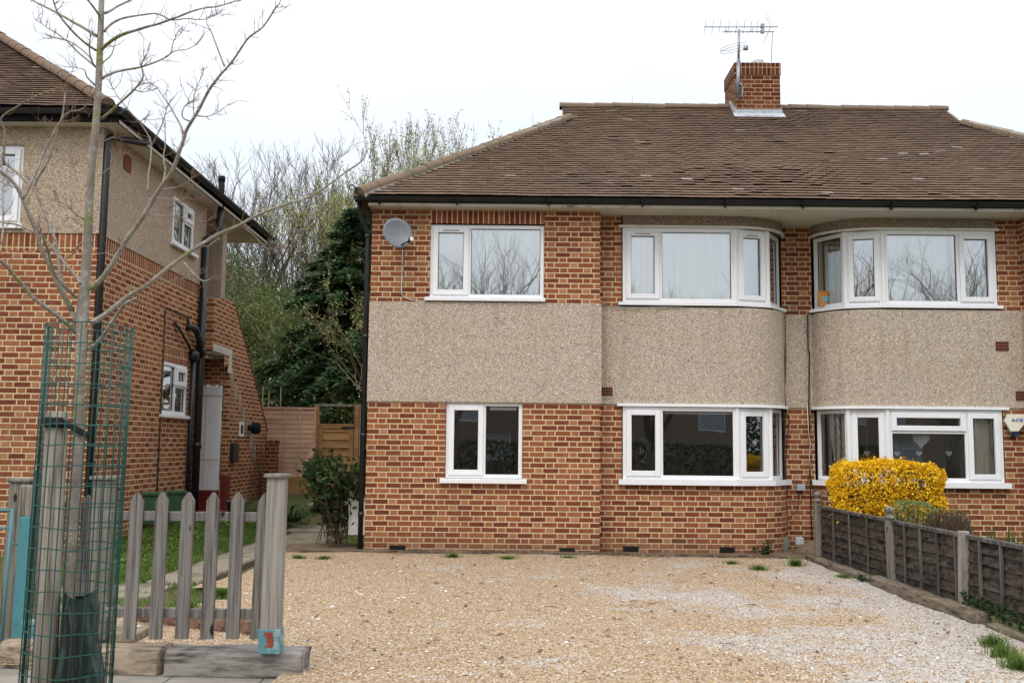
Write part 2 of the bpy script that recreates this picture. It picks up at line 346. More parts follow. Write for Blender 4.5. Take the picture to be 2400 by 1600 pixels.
M['conifer'] = mat_leaf('conifer_needles', (.035, .07, .034), (.075, .14, .058), (.14, .215, .085), .3)
M['leaf_conifer'] = mat_leaf('yellowish_needles', (.11, .14, .035), (.18, .21, .06), (.27, .28, .09), .5)
M['leaf_bright'] = mat_leaf('spring_leaves', (.085, .125, .035), (.14, .19, .055), (.22, .26, .09))
M['leaf_bud'] = mat_leaf('yellow_green_buds', (.24, .25, .075), (.36, .36, .13), (.46, .43, .18), .5)
M['leaf_grey'] = mat_leaf('grey_green_leaves', (.085, .105, .045), (.135, .155, .07), (.20, .21, .105))
M['leaf_shrub'] = mat_leaf('shrub_leaves', (.018, .04, .012), (.035, .075, .022), (.075, .12, .04))
M['leaf_varieg'] = mat_leaf('pale_green_leaves', (.13, .18, .06), (.24, .30, .11), (.38, .42, .19))
M['leaf_strap'] = mat_leaf('strap_leaves', (.03, .065, .02), (.06, .12, .03), (.10, .16, .05))
M['yellow'] = mat_leaf('yellow_blossom', (.70, .40, .008), (.88, .56, .012), (.95, .68, .05), .25)
M['grass'] = mat_leaf('grass_blades', (.06, .12, .018), (.11, .20, .03), (.20, .27, .07))

def mat_bark():
    N = NT('street_tree_bark'); ob = N.obj(); f = N.noise(ob, 9, 4, .6); g = N.noise(ob, 2.6, 3); l = N.vor(ob, 42, 'Distance')
    z = N.sep(ob)[2]; hi = N.sstep(z, 1.4, 2.4)
    c = N.ramp(f, [(.3, (.17, .14, .115)), (.55, (.27, .235, .20)), (.8, (.38, .345, .30))])
    gm = N.m('MULTIPLY', N.sstep(N.noise(ob, 7, 4, .6), .50, .64), N.m('MULTIPLY_ADD', hi, .8, .15))
    c = N.mix(gm, c, (.20, .205, .055)); c = N.mix(N.m('MULTIPLY', N.sstep(N.noise(ob, 13, 3), .56, .66), .7), c, (.36, .35, .31))
    l2 = N.vor(ob, 75, 'Distance'); sp = N.m('MULTIPLY', N.sstep(l2, .30, .20), N.sstep(N.noise(ob, 6, 2), .40, .52)); c = N.mix(N.m('MULTIPLY', sp, .85), c, (.56, .55, .50))
    N.pbr(c, .85, N.bump(f, .5, .006), spec=.2); return N.mat
M['bark'] = mat_bark()
def mat_gravel():
    N = NT('gravel_stones'); ob = N.obj(); v = scl(N, ob, 1, 1, .3)
    cr = N.sep(N.vor(v, 74)); cr2 = N.sep(N.vor(v, 140)); patch = N.noise(v, .55, 5, .7); o_ = N.sep(ob); patch = N.m('ADD', patch, N.m('MULTIPLY_ADD', o_[0], .045, N.m('MULTIPLY', o_[1], -.004))); patch = N.sstep(patch, .47, .66)
    tan = N.ramp(cr[0], [(0, (.24, .135, .07)), (.2, (.43, .28, .155)), (.5, (.55, .39, .235)), (.8, (.62, .49, .345)), (1, (.70, .64, .57))])
    whi = N.ramp(cr[1], [(0, (.30, .23, .17)), (.25, (.50, .45, .40)), (.6, (.64, .61, .58)), (1, (.76, .75, .74))])
    c = N.mix(N.sstep(N.m('MULTIPLY_ADD', cr[2], .7, N.m('MULTIPLY', patch, .82)), .74, .88), tan, whi)
    c = N.mix(1, c, N.ramp(cr2[0], [(0, (.42, .39, .37)), (.35, (.9, .88, .86)), (1, (1.08, 1.08, 1.08))]), 'MULTIPLY')
    fineb = N.noise(v, 2.2, 4, .6); c = N.mix(N.m('MULTIPLY', N.sstep(fineb, .55, .75), .3), c, (.33, .22, .12))
    d = N.vor(v, 74, 'Distance')
    N.pbr(c, .85, N.bump(N.m('SUBTRACT', N.m('MULTIPLY', cr[2], .6), d), .9, .016), spec=.25); return N.mat
M['gravel'] = mat_gravel()
def mat_stone():
    N = NT('loose_stones'); g = N.n('ShaderNodeNewGeometry').outputs['Random Per Island']
    c = N.ramp(g, [(0, (.12, .07, .04)), (.15, (.33, .20, .10)), (.45, (.46, .33, .19)), (.7, (.53, .43, .31)), (.88, (.60, .57, .53)), (1, (.75, .74, .73))])
    N.pbr(c, .8, spec=.25); return N.mat
M['stone'] = mat_stone()
def mat_ground():
    N = NT('soil_and_grass'); ob = N.obj(); f = N.noise(ob, 1.4, 5, .65); g = N.noise(ob, 22, 3)
    c = N.ramp(f, [(.35, (.13, .10, .065)), (.5, (.11, .115, .045)), (.65, (.07, .12, .03))])
    c = N.mix(N.m('MULTIPLY', g, .5), c, (.05, .045, .025)); N.pbr(c, .95, N.bump(g, .6, .03), spec=.1); return N.mat
M['ground'] = mat_ground(); M['soil'] = mat_simple('bare_soil', (.17, .125, .085), .95, scale=12, bump=.6, c2=(.09, .07, .045), spec=.1)
def mat_pave():
    N = NT('pavement_slabs'); ob = N.obj(); o_ = N.sep(ob)
    fx = N.m('PINGPONG', N.m('ADD', o_[0], 50.2), .3); dx = fx
    c = N.ramp(N.noise(ob, 5, 5, .65), [(.3, (.20, .18, .15)), (.7, (.31, .285, .245))])
    c = N.mix(N.sstep(dx, .008, .004), c, (.07, .065, .05)); N.pbr(c, .9, N.bump(N.noise(ob, 70, 3), .4, .006), spec=.15); return N.mat
M['pave'] = mat_pave()
def mat_asphalt():
    N = NT('asphalt'); ob = N.obj(); c = N.ramp(N.sep(N.vor(ob, 80))[0], [(0, (.03, .03, .03)), (1, (.08, .08, .08))]); N.pbr(c, .9, spec=.2); return N.mat
M['asphalt'] = mat_asphalt()

# ================================================================== GROUND
def gz(x, y):
    h = .22*smooth(-3.7, -5.2, x)*smooth(11.2, 14.5, y)
    h = max(h, .42*smooth(17.3, 20.5, y)*smooth(-1.5, -2.6, x)) if y > 17.3 else h
    return h
def sheet(name, x0, x1, y0, y1, nx, ny, zf, m, kind='structure', clip=None):
    b = MB(); P = [[V(x0+(x1-x0)*i/nx, y0+(y1-y0)*j/ny, 0) for i in range(nx+1)] for j in range(ny+1)]
    for r in P:
        for p in r: p.z = zf(p.x, p.y)
    for j in range(ny):
        for i in range(nx):
            if clip and not clip((P[j][i]+P[j+1][i+1])/2): continue
            b.face([P[j][i], P[j][i+1], P[j+1][i+1], P[j+1][i]])
    return tag(b.build(name, m, None, True), kind=kind)
# terrain: fine near, coarse out to the horizon, one sheet
b = MB(); xs = [-300, -120, -60, -30, -18, -12]+[-9+.5*i for i in range(37)]+[12, 18, 30, 60, 120, 300]
ys = [-300, -120, -60, -30, -20, -14, -8, -2, 2, 5, 6.5]+[7+.5*i for i in range(32)]+[24, 28, 34, 44, 60, 120, 300]
for j in range(len(ys)-1):
    for i in range(len(xs)-1):
        q = [(xs[i], ys[j]), (xs[i+1], ys[j]), (xs[i+1], ys[j+1]), (xs[i], ys[j+1])]
        b.face([V(x, y, gz(x, y)-.012) for x, y in q])
tag(b.build('ground', M['ground'], None, True), kind='structure')
tag((lambda o: o)(sheet('pavement', -30, 30, 2.6, 6.85, 60, 8, lambda x, y: -.004, M['pave'])), kind='structure')
bk = MB(); bk.box(-30, 30, 2.45, 2.6, -.2, .0); tag(bk.build('kerb', M['conc'], None), kind='structure')
sheet('road', -60, 60, -4.5, 2.45, 10, 4, lambda x, y: -.006, M['asphalt'])
def dz(x, y): return .012 + .02*mnoise.noise(V(x*.9, y*.9, 3)) + .01*mnoise.noise(V(x*3, y*3, 1)) + .012
def lx(y): return -3.22 + .12*math.sin(y*1.7) if y > 10.4 else -3.0 + .5*math.sin(y*2.1) - .25*(10.4-y)
sheet('gravel_driveway', -5.2, 4.02, 6.0, 14.0, 92, 80, dz, M['gravel'], clip=lambda p: p.x > lx(p.y) and (p.y > 6.8 or p.x > -1.45))
# loose stones lying on the drive, too many to count
b = MB(); rs = random.Random(3)
for k in range(24000):
    y = 6.6 + 7.0*rs.random()**1.5; x = rs.uniform(-3.1, 3.95)
    if x < lx(y) or (x < -1.42 and y < 7.1): continue
    s_ = rs.uniform(.004, .0095) if rs.random() < .97 else rs.uniform(.011, .018); z = dz(x, y)+s_*.25; a = rs.uniform(0, 6.28); e1 = V(math.cos(a), math.sin(a), rs.uniform(-.2, .2))*s_*rs.uniform(1, 1.6); e2 = V(-math.sin(a), math.cos(a), rs.uniform(-.2, .2))*s_; p = V(x, y, z)
    t = p+V(rs.uniform(-.3, .3)*s_, rs.uniform(-.3, .3)*s_, s_*rs.uniform(.5, .9)); c4 = [p+e1, p+e2, p-e1, p-e2]; i = len(b.v); b.v += [tuple(q) for q in c4+[t]]
    for q in ((0, 1, 4), (1, 2, 4), (2, 3, 4), (3, 0, 4)): b.f.append(tuple(i+j for j in q)); b.uv.append([(0, 0)]*3); b.mi.append(0)
tag(b.build('gravel', M['stone']), 'loose pale and tan stones scattered over the drive', kind='stuff')
# concrete path beside the drive and garden path to the gate
b = MB()
for (x0, x1, y0, y1) in ((-3.95, -3.36, 10.9, 12.3), (-3.93, -3.36, 12.34, 13.7), (-3.9, -3.3, 13.74, 15.2), (-4.6, -3.55, 9.9, 10.75), (-4.7, -3.6, 8.75, 9.35), (-3.7, -2.75, 15.3, 16.9), (-3.85, -2.9, 16.95, 18.8), (-3.9, -3, 18.85, 20.6)):
    z = gz((x0+x1)/2, (y0+y1)/2); b.box(x0, x1, y0, y1, z-.05, z+.018)
M['path'] = mat_simple('worn_path', (.25, .215, .165), .9, scale=4, bump=.5, c2=(.14, .13, .085), thr=(.42, .66)); tag(b.build('path', M['path'], None, False, .02), kind='structure')
def blades(b, x, y, z, n, rad, h, rs, wdt=.006, lean=.5):
    for _ in range(n):
        a = rs.uniform(0, 6.28); r = rad*abs(rs.gauss(0, .42)); p = V(x+r*math.cos(a), y+r*math.sin(a), z-.01); hh = h*rs.uniform(.5, 1.2)
        d = V(rs.uniform(-1, 1)*lean, rs.uniform(-1, 1)*lean, 1).normalized()*hh; s_ = V(-d.y, d.x, 0)
        s_ = V(math.cos(a), math.sin(a), 0)*wdt if True else s_
        m_ = p+d*.6; b.face([p-s_, p+s_, m_+s_*.7, m_-s_*.7], [(0, 0)]*4); i = len(b.v)
        b.v += [tuple(m_-s_*.7), tuple(m_+s_*.7), tuple(m_+d*.4+V(d.x, d.y, -.25*hh)*.5)]; b.f.append((i, i+1, i+2)); b.uv.append([(0, 0)]*3); b.mi.append(0)
b = MB(); rs = random.Random(5)
for k in range(1500):
    x, y = rs.uniform(-5.35, -3.95), rs.uniform(10.6, 17.5)
    blades(b, x, y, gz(x, y), rs.randint(4, 14), .09, .05+.11*max(0, .5+mnoise.noise(V(x*1.5, y*1.5, 0))), rs, .005, .7)
for k in range(500):
    x, y = rs.uniform(-3.0, -2.2), rs.uniform(16, 19)
    x = rs.uniform(-5.1, -3.7) if rs.random() < .7 else x
    blades(b, x, y, gz(x, y), 8, .09, .09, rs)
for k in range(330):
    y = rs.uniform(7.2, 10.8); x = lx(y) - abs(rs.gauss(0, .5)); blades(b, x, y, 0, 5, .09, .07, rs)
leafcloud_pts = [(rs.uniform(-5.3, -4.4), rs.uniform(11.5, 17.3)) for _ in range(90)]
for x, y in leafcloud_pts:
    for _ in range(14):
        p = V(x+rs.gauss(0, .06), y+rs.gauss(0, .06), gz(x, y)+abs(rs.gauss(.03, .04))); a = V(rs.gauss(0, 1), rs.gauss(0, 1), rs.gauss(.3, .5)).normalized(); c_ = a.orthogonal().normalized(); b.face([p-a*.03, p+c_*.016, p+a*.03, p-c_*.016], [(0, 0)]*4)
tag(b.build('lawn_grass', M['grass']), 'rough green grass beside the concrete path', kind='stuff')

# ================================================================== HOUSE HELPERS
def wall(b, p0, p1, z0, z1, holes=(), u0=0, reveal=.1, ncut=()):
    """planar wall strip from p0 to p1 (2D), outside on the right-hand side looking p0->p1 reversed; holes in (s0,s1,z0,z1)"""
    a, c = V(p0[0], p0[1], 0), V(p1[0], p1[1], 0); L = (c-a).length; d = (c-a)/L; n = V(d.y, -d.x, 0)
    ss = sorted({0, L, *[h[0] for h in holes], *[h[1] for h in holes]}); zs = sorted({z0, z1, *[h[2] for h in holes], *[h[3] for h in holes]})
    for i in range(len(ss)-1):
        for j in range(len(zs)-1):
            s0, s1, q0, q1 = ss[i], ss[i+1], zs[j], zs[j+1]; sm, zm = (s0+s1)/2, (q0+q1)/2
            if any(h[0] < sm < h[1] and h[2] < zm < h[3] for h in holes): continue
            P = [a+d*s0+V(0, 0, q0), a+d*s1+V(0, 0, q0), a+d*s1+V(0, 0, q1), a+d*s0+V(0, 0, q1)]
            b.face(P, [(u0+s0, q0), (u0+s1, q0), (u0+s1, q1), (u0+s0, q1)])
    for h in holes:
        if reveal:
            s0, s1, q0, q1 = h; k = -n*reveal
            for (sa, za, sb, zb) in ((s0, q0, s0, q1), (s0, q1, s1, q1), (s1, q1, s1, q0), (s1, q0, s0, q0)):
                A, B = a+d*sa+V(0, 0, za), a+d*sb+V(0, 0, zb); b.face([A, B, B+k, A+k], [(u0+sa, za), (u0+sb, zb), (u0+sb+.1, zb), (u0+sa+.1, za)])
def curve_wall(b, pts, z0, z1, u0=0):
    u = u0
    for i in range(len(pts)-1):
        a, c = pts[i], pts[i+1]; L = math.hypot(c[0]-a[0], c[1]-a[1])
        b.face([V(*a, z0), V(*c, z0), V(*c, z1), V(*a, z1)], [(u, z0), (u+L, z0), (u+L, z1), (u, z1)]); u += L
    return u
def band(b, pts, z0, z1, t):
    """solid curved strip t thick standing proud of pts (outside = right of direction)"""
    out = []
    for i, p in enumerate(pts):
        q0, q1 = pts[max(0, i-1)], pts[min(len(pts)-1, i+1)]; d = V(q1[0]-q0[0], q1[1]-q0[1], 0).normalized(); out.append((p[0]+d.y*t, p[1]-d.x*t))
    curve_wall(b, out, z0, z1)
    for i in range(len(pts)-1):
        b.face([V(*pts[i], z0), V(*pts[i+1], z0), V(*out[i+1], z0), V(*out[i], z0)][::-1]); b.face([V(*pts[i], z1), V(*pts[i+1], z1), V(*out[i+1], z1), V(*out[i], z1)])
    for k in (0, -1): b.face([V(*pts[k], z0), V(*pts[k], z1), V(*out[k], z1), V(*out[k], z0)])
    return out

class Win:
    """one window: frame, casements, panes, sill collected over one or more flat facets"""
    def __init__(s): s.fr = MB(); s.ca = []; s.pa = MB(); s.ve = []; s.ga = MB()
    def facet(s, p0, p1, z0, z1, lights, fw=.055, depth=.07, inset=0):
        a, c = V(p0[0], p0[1], 0), V(p1[0], p1[1], 0); L = (c-a).length; d = (c-a)/L; n = V(d.y, -d.x, 0); H = z1-z0
        T = Matrix(((d.x, n.x, 0, a.x-n.x*inset), (d.y, n.y, 0, a.y-n.y*inset), (0, 0, 1, z0), (0, 0, 0, 1)))
        def bx(m, u0, u1, n0, n1, v0, v1):
            cc = [T @ V(u, q, v) for v in (v0, v1) for q in (n1, n0) for u in (u0, u1)]; m.hexa(cc)
        bx(s.fr, 0, fw, -depth, 0, 0, H); bx(s.fr, L-fw, L, -depth, 0, 0, H); bx(s.fr, fw, L-fw, -depth, 0, 0, fw); bx(s.fr, fw, L-fw, -depth, 0, H-fw, H)
        for (u0, u1, v0, v1, kind, *rest) in lights:
            u0, u1, v0, v1 = u0*L, u1*L, v0*H, v1*H
            e0 = fw if u0 < .001 else fw*.42; e1 = fw if u1 > L-.001 else fw*.42; g0 = fw if v0 < .001 else fw*.42; g1 = fw if v1 > H-.001 else fw*.42
            if u0 > .001: bx(s.fr, u0-fw*.42, u0+fw*.42, -depth+.002, -.002, v0+g0, v1-g1)
            if v0 > .001: bx(s.fr, u0+e0, u1-e1, -depth+.003, -.003, v0-fw*.42, v0+fw*.42)
            A, B, C_, D_ = u0+e0, u1-e1, v0+g0, v1-g1
            if kind == 'c':     # opening casement, proud of the frame
                k = .012; sw = .062; s.ca.append(MB())
                for q in ((A-k, A+sw, C_-k, D_+k), (B-sw, B+k, C_-k, D_+k), (A+sw, B-sw, C_-k, C_+sw), (A+sw, B-sw, D_-sw, D_+k)): bx(s.ca[-1], q[0], q[1], -.055, .022, q[2], q[3])
                if 'v' in rest:
                    m_ = (A+B)/2; w_ = (B-A)*.24; s.ve.append(MB()); bx(s.ve[-1], m_-w_, m_+w_, .0225, .030, D_-sw*.62, D_-sw*.38)
                A += sw; B -= sw; C_ += sw; D_ -= sw; ny = -.028
            else: ny = -.034
            g = .007
            for q in ((A, A+g, C_, D_), (B-g, B, C_, D_), (A+g, B-g, C_, C_+g), (A+g, B-g, D_-g, D_)): bx(s.ga, q[0], q[1], ny-.01, ny+.006, q[2], q[3])
            s.pa.face([T @ V(u, ny, v) for u, v in ((A, C_), (B, C_), (B, D_), (A, D_))])
    def finish(s, parent, glass, frame=None, name='window'):
        o = s.fr.build(name, frame or M['upvc'], parent, False, .006)
        for c_ in s.ca: c_.build('casement', frame or M['upvc'], o, False, .007)
        s.pa.build('pane', glass, o); s.ga.build('gasket', M['gasket'], o)
        for c_ in s.ve: c_.build('trickle_vent', M['steel'], o)
        return o
def sill(parent, pts, z0, z1, t, m, name='sill', back=.06):
    b = MB(); q = [(p[0], p[1]) for p in pts]; band(b, q, z0, z1, t); return b.build(name, m, parent, False, .005)

def half_tiles(b, a, c, rad, step=.33, up=V(0, 0, 1), rs=random):
    """row of half-round ridge tiles from a to c, each an overlapping piece"""
    a, c = V(*a), V(*c); L = (c-a).length; n = int(L/step); d = (c-a)/L; sd = d.cross(up).normalized(); u = sd.cross(d).normalized()
    for i in range(n+1):
        p = a+d*(i*step); e = min(step+.025, L-i*step)
        if e < .05: continue
        r0, r1 = rad*1.06, rad*.97; off = V(0, 0, 1)*rs.uniform(-.006, .008); base = len(b.v); K = 9
        for (q, r) in ((p+off, r0), (p+d*e+off, r1)):
            for k in range(K): th = math.pi*(k/(K-1))*1.1-.157; b.v.append(tuple(q+sd*math.cos(th)*r+u*math.sin(th)*r*.85))
        for k in range(K-1): b.f.append((base+k, base+k+1, base+K+k+1, base+K+k)); b.uv.append(None); b.mi.append(0)
        b.f.append(tuple(base+k for k in range(K))); b.uv.append(None); b.mi.append(0); b.f.append(tuple(base+K+k for k in reversed(range(K)))); b.uv.append(None); b.mi.append(0)
def tile_slope(b, org, ax, up, nrm, left, right, length, gauge=.1, tw=.168, rs=random, sag=None, slip=None):
    """plain tiles laid in courses: org eaves point, ax along the eaves, up the slope; left(d), right(d) bounds at plan run d"""
    run = math.hypot(up.x, up.y); rows = int(length/gauge); X_0 = min(left(0), left(.2))-20*tw
    for r in range(rows+1):
        s0 = r*gauge; d = s0*run; l, q = left(d), right(d); x = X_0 + math.floor((l-X_0)/tw)*tw - (tw/2 if r % 2 else 0); wob = rs.uniform(-.002, .002)
        while x < q:
            x0, x1 = max(l, x), min(q, x+tw-.0025); x += tw
            if x1-x0 < .02: continue
            xm = (x0+x1)/2; z = (sag(xm, s0) if sag else 0); lift = rs.gauss(0, .0011); k = abs(slip(xm, s0)) if slip else 0
            if k and rs.random() < k: lift += rs.uniform(.004, .014)
            s1 = s0+gauge*1.9; a0, a1 = s0-.012+wob+rs.gauss(0, .0015)-(lift*.5 if lift > .012 else 0), min(s1, length+.03)
            t = .009; tw_ = rs.gauss(0, .0011)
            lo0, lo1 = .038+lift+tw_, .038+lift-tw_
            B = [(x0, a0, lo0), (x1, a0, lo1), (x0, a1, -.004), (x1, a1, -.004), (x0, a0, lo0+t), (x1, a0, lo1+t), (x0, a1, .008), (x1, a1, .008)]
            b.hexa([org+ax*p[0]+up*p[1]+nrm*(p[2]+z) for p in B])

# ================================================================== MAIN HOUSE (pair of maisonettes)
PL = 4.28                                     # party line
def mx(p): return (2*PL-p[0], p[1])
house = empty('brick_house', (PL, 17, 0), 'long brick and pebbledash house under one brown tiled hipped roof with a single chimney', 'house')
D, E_ = 14.1, 14.38; XL, XS = -2.08, 1.2
WB, WT, WH = 2.115, 3.53, 4.93
def ell(n=14, a0=0, a1=90): return [(3.2+.85*math.sin(R(a0+(a1-a0)*i/n)), 14.38+.67*(1-math.cos(R(a0+(a1-a0)*i/n)))) for i in range(n+1)]
wing_lo = (1.105, 2.197, 1.01, 2.115); wing_up = (.84, 2.48, 3.555, 4.67)
for side in (0, 1):
    bw = MB(); bs = MB(); bd = MB()      # brick, soldier course, pebbledash of one half
    f = (lambda p: p) if side == 0 else mx
    def W(bb, p0, p1, *a, **k):
        p0, p1 = f(p0), f(p1)
        if side:
            L = math.hypot(p1[0]-p0[0], p1[1]-p0[1]); p0, p1 = p1, p0
            if a and len(a) > 2: a = (a[0], a[1], [(L-h[1], L-h[0], h[2], h[3]) for h in a[2]])
        wall(bb, p0, p1, *a, u0=k.get('u0', p0[0]), reveal=.09)
    def CW(bb, pts, z0, z1):
        pts = [f(p) for p in pts]
        if side: pts = pts[::-1]
        curve_wall(bb, pts, z0, z1, pts[0][0])
    # projecting wing
    W(bw, (XL, D), (XS, D), -.15, WH, [wing_lo, wing_up, (.84, 2.48, 4.67, 4.90)])
    s0, s1 = XL+.84, XL+2.48
    W(bs, (s0, D-.003), (s1, D-.003), 4.675, 4.90)
    W(bd, (XL-.01, D-.022), (XS+.022, D-.022), WB-.005, WT+.003)
    bd.box(*sorted((f((XL-.01, 0))[0], f((XS+.02, 0))[0])), D-.021, D, WT-.02, WT+.002); bd.box(*sorted((f((XL-.01, 0))[0], f((XS+.02, 0))[0])), D-.0215, D, WB-.004, WB+.02)
    W(bw, (XS, D), (XS, E_), -.15, WH); W(bd, (XS+.022, D-.022), (XS+.022, E_), WB-.005, WT)
    # strip beside the bay, bay wall below the lower window, band between the windows, head above the upper window
    W(bw, (XS, E_), (1.54, E_), .97, WH); W(bw, (XS, E_), (3.2, E_), -.15, .97); CW(bw, ell(), -.15, .97)
    W(bd, (XS, E_-.022), (3.2, E_-.022), WB, WT); CW(bd, [(p[0]+.0*i, p[1]-.022+.0*i) for i, p in enumerate(ell())][:-1]+[(4.07, 15.05)], WB, WT)
    # recess
    W(bw, (4.05, 15.05), (PL, 15.05), -.15, WH)
    W(bd, (4.05, 15.03), (PL, 15.03), WB, WT)
    # outer side wall and back
    W(bw, (XL, 21.4), (XL, D), -.3, WH); W(bd, (XL-.02, 21.4), (XL-.02, D), WB, WT)
    W(bw, (PL, 21.4), (XL, 21.4), -.3, WH)
    wl = bw.build('wall', M['brick'], house); bs.build('soldier_course', M['soldier'], wl); bd.build('pebbledash_band', M['dash'], house)
for side in (0, 1):
    f = (lambda p: p) if side == 0 else mx
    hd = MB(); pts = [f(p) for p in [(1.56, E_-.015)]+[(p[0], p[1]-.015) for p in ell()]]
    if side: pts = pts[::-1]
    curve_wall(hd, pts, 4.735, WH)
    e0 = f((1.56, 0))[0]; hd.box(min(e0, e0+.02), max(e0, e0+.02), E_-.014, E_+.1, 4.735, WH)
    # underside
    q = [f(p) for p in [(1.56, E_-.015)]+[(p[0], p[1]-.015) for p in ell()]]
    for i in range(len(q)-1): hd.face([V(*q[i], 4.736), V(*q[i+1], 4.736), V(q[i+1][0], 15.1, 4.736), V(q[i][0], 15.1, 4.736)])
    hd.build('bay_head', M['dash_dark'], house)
# ---- windows of the wings
def flipL(L): return [(1-b_, 1-a, c, d, *r) for a, b_, c, d, *r in L]
X0 = XL+wing_up[0]; X1 = XL+wing_up[1]
wu = Win(); wu.facet((X0, D+.03), (X1, D+.03), 3.60, 4.665, [(0, .345, 0, 1, 'c', 'v'), (.345, 1, 0, 1, 'f')]); o = wu.finish(house, M['glass_up'])
b = MB(); b.box(X0-.06, X1+.02, D-.06, D+.06, 3.548, 3.60); b.build('sill', M['upvc'], o, False, .006)
X2 = XL+wing_lo[0]; X3 = XL+wing_lo[1]
wl_ = Win(); wl_.facet((X2+.005, D+.03), (X3-.005, D+.03), 1.045, 2.112, [(0, .5, 0, 1, 'c'), (.5, 1, 0, 1, 'f')]); o = wl_.finish(house, M['glass'])
b = MB(); b.box(X2-.065, X3+.06, D-.075, D+.06, .975, 1.04); b.build('sill', M['upvc'], o, False, .006)
# ---- bay windows
F1, F2, F3 = (3.2, E_), (3.71, 14.53), (4.005, 15.04)
def bay(side, z0, z1, L1, L2, L3, glass, sz, st):
    f = (lambda p: p) if side == 0 else mx
    wn_ = Win()
    for (a, c, L) in (((1.555, E_), F1, L1), (F1, F2, L2), (F2, F3, L3)):
        a, c = f(a), f(c)
        if side: a, c = c, a; L = flipL(L)
        wn_.facet(a, c, z0, z1, L, fw=.062, inset=-.012)
    for p in (F1, F2): q = f(p); wn_.fr.lathe([(.036, z0+.003), (.036, z1-.003)], (q[0], q[1]+.0, 0), 10)
    o = wn_.finish(house, glass)
    pts = [f(p) for p in ((1.49, E_), F1, F2, (4.06, 14.99))]
    if side: pts = pts[::-1]
    sb = MB(); band(sb, pts, sz, z0, st); band(sb, [(p[0], p[1]+.06) for p in pts], sz+.002, z0-.001, .0601); sb.build('sill', M['upvc'], o, False, .005)
    return o, f
LT, FX = (0, .335, 0, 1, 'c', 'v'), (.335, 1, 0, 1, 'f')
ones_c, ones_f = [(0, 1, 0, 1, 'c', 'v')], [(0, 1, 0, 1, 'f')]
up_l, f0 = bay(0, 3.60, 4.70, [LT, FX], ones_c, ones_f, M['glass_up'], 3.555, .05)
lo_l, _ = bay(0, 1.045, 2.085, [(0, .335, 0, 1, 'c'), (.335, 1, 0, 1, 'f')], [(0, 1, 0, 1, 'c')], ones_f, M['glass'], .972, .085)
up_r, f1 = bay(1, 3.60, 4.70, [(0, .335, 0, 1, 'c'), (.335, 1, 0, 1, 'f')], [(0, 1, 0, 1, 'c')], ones_f, M['glass_up'], 3.555, .05)
lo_r, _ = bay(1, 1.045, 2.085, [(0, .315, 0, 1, 'c'), (.315, 1, 0, .69, 'f'), (.315, 1, .69, 1, 'c')], [(0, 1, 0, 1, 'c')], ones_f, M['glass'], .972, .085)
# drip rails over the bay windows
for side, up in ((0, up_l), (1, up_r)):
    f = (lambda p: p) if side == 0 else mx
    pts = [f(p) for p in [(1.50, E_)]+ell()]
    if side: pts = pts[::-1]
    b = MB(); band(b, pts, 4.702, 4.737, .035); b.build('drip_rail', M['upvc_old'], up, False, .004)
    lo = lo_l if side == 0 else lo_r
    pts = [f(p) for p in [(1.47, E_)]+ell()]
    if side: pts = pts[::-1]
    b = MB(); band(b, pts, 2.088, 2.128, .06); b.build('drip_rail', M['upvc'], lo, False, .004)
# ---- dim rooms behind the glass
def room(x0, x1, y0, y1, z0, z1, holes):
    b = MB()
    b.face([V(x0, y1, z0), V(x1, y1, z0), V(x1, y1, z1), V(x0, y1, z1)]); b.face([V(x0, y0, z0), V(x0, y1, z0), V(x0, y1, z1), V(x0, y0, z1)]); b.face([V(x1, y0, z0), V(x1, y1, z0), V(x1, y1, z1), V(x1, y0, z1)])
    b.face([V(x0, y0, z0), V(x1, y0, z0), V(x1, y1, z0), V(x0, y1, z0)]); b.face([V(x0, y0, z1), V(x1, y0, z1), V(x1, y1, z1), V(x0, y1, z1)])
    return b
b = MB()
for (x0, x1, y0, z0, z1) in ((-1.9, 1.1, 14.22, .25, 2.35), (1.25, 4.2, 15.08, .25, 2.35), (4.36, 7.3, 15.08, .25, 2.35), (-1.9, 1.1, 14.22, 2.9, 4.85), (1.25, 4.2, 15.08, 2.9, 4.85), (4.36, 7.3, 15.08, 2.9, 4.85)):
    rb = room(x0, x1, y0, y0+3.6, z0, z1, ()); n0 = len(b.v); b.v += rb.v; b.f += [tuple(i+n0 for i in f_) for f_ in rb.f]; b.uv += rb.uv; b.mi += rb.mi
b.build('room_interior', M['room'], house)

# ---- roof
EV = V(0, 13.78, 4.985); SL = math.atan(.70); UPF = V(0, math.cos(SL), math.sin(SL)); NF = V(0, -math.sin(SL), math.cos(SL))
XE0 = -2.2; XE1 = 2*PL-XE0; RUN = 3.82; HR = 2.95; LEN = RUN/math.cos(SL); RZ = EV.z+RUN*.7
def sag(x, s):
    v = .018*mnoise.noise(V(x*.5, s*.5, 2)) + .003*mnoise.noise(V(x*1.7, s*1.4, 9))
    v += .028*math.exp(-((x-3.9)/.55)**2-((s-1.0)/.5)**2) - .02*math.exp(-((x-3.0)/.5)**2-((s-2.2)/1.2)**2) + .03*math.exp(-((x-4.3)/.7)**2-((s-3.9)/.6)**2)
    v -= .05*math.sin(math.pi*min(1, max(0, (x-XE0)/(XE1-XE0))))*smooth(1.5, 4.6, s)*.6
    return v
def slip(x, s): return .20*math.exp(-((x-3.2)/1.4)**2-((s-.75)/.5)**2) + .35*math.exp(-((x-.6)/.15)**2-((s-1.0)/.12)**2) + .006
def lb(d): return XE0+d if d < HR else .80
def rb_(d): return XE1-d if d < HR else 2*PL-.80
b = MB(); rs = random.Random(11)
tile_slope(b, EV, V(1, 0, 0), UPF, NF, lb, rb_, LEN, rs=rs, sag=sag, slip=slip)
hz = EV.z+HR*.7; XG = .82
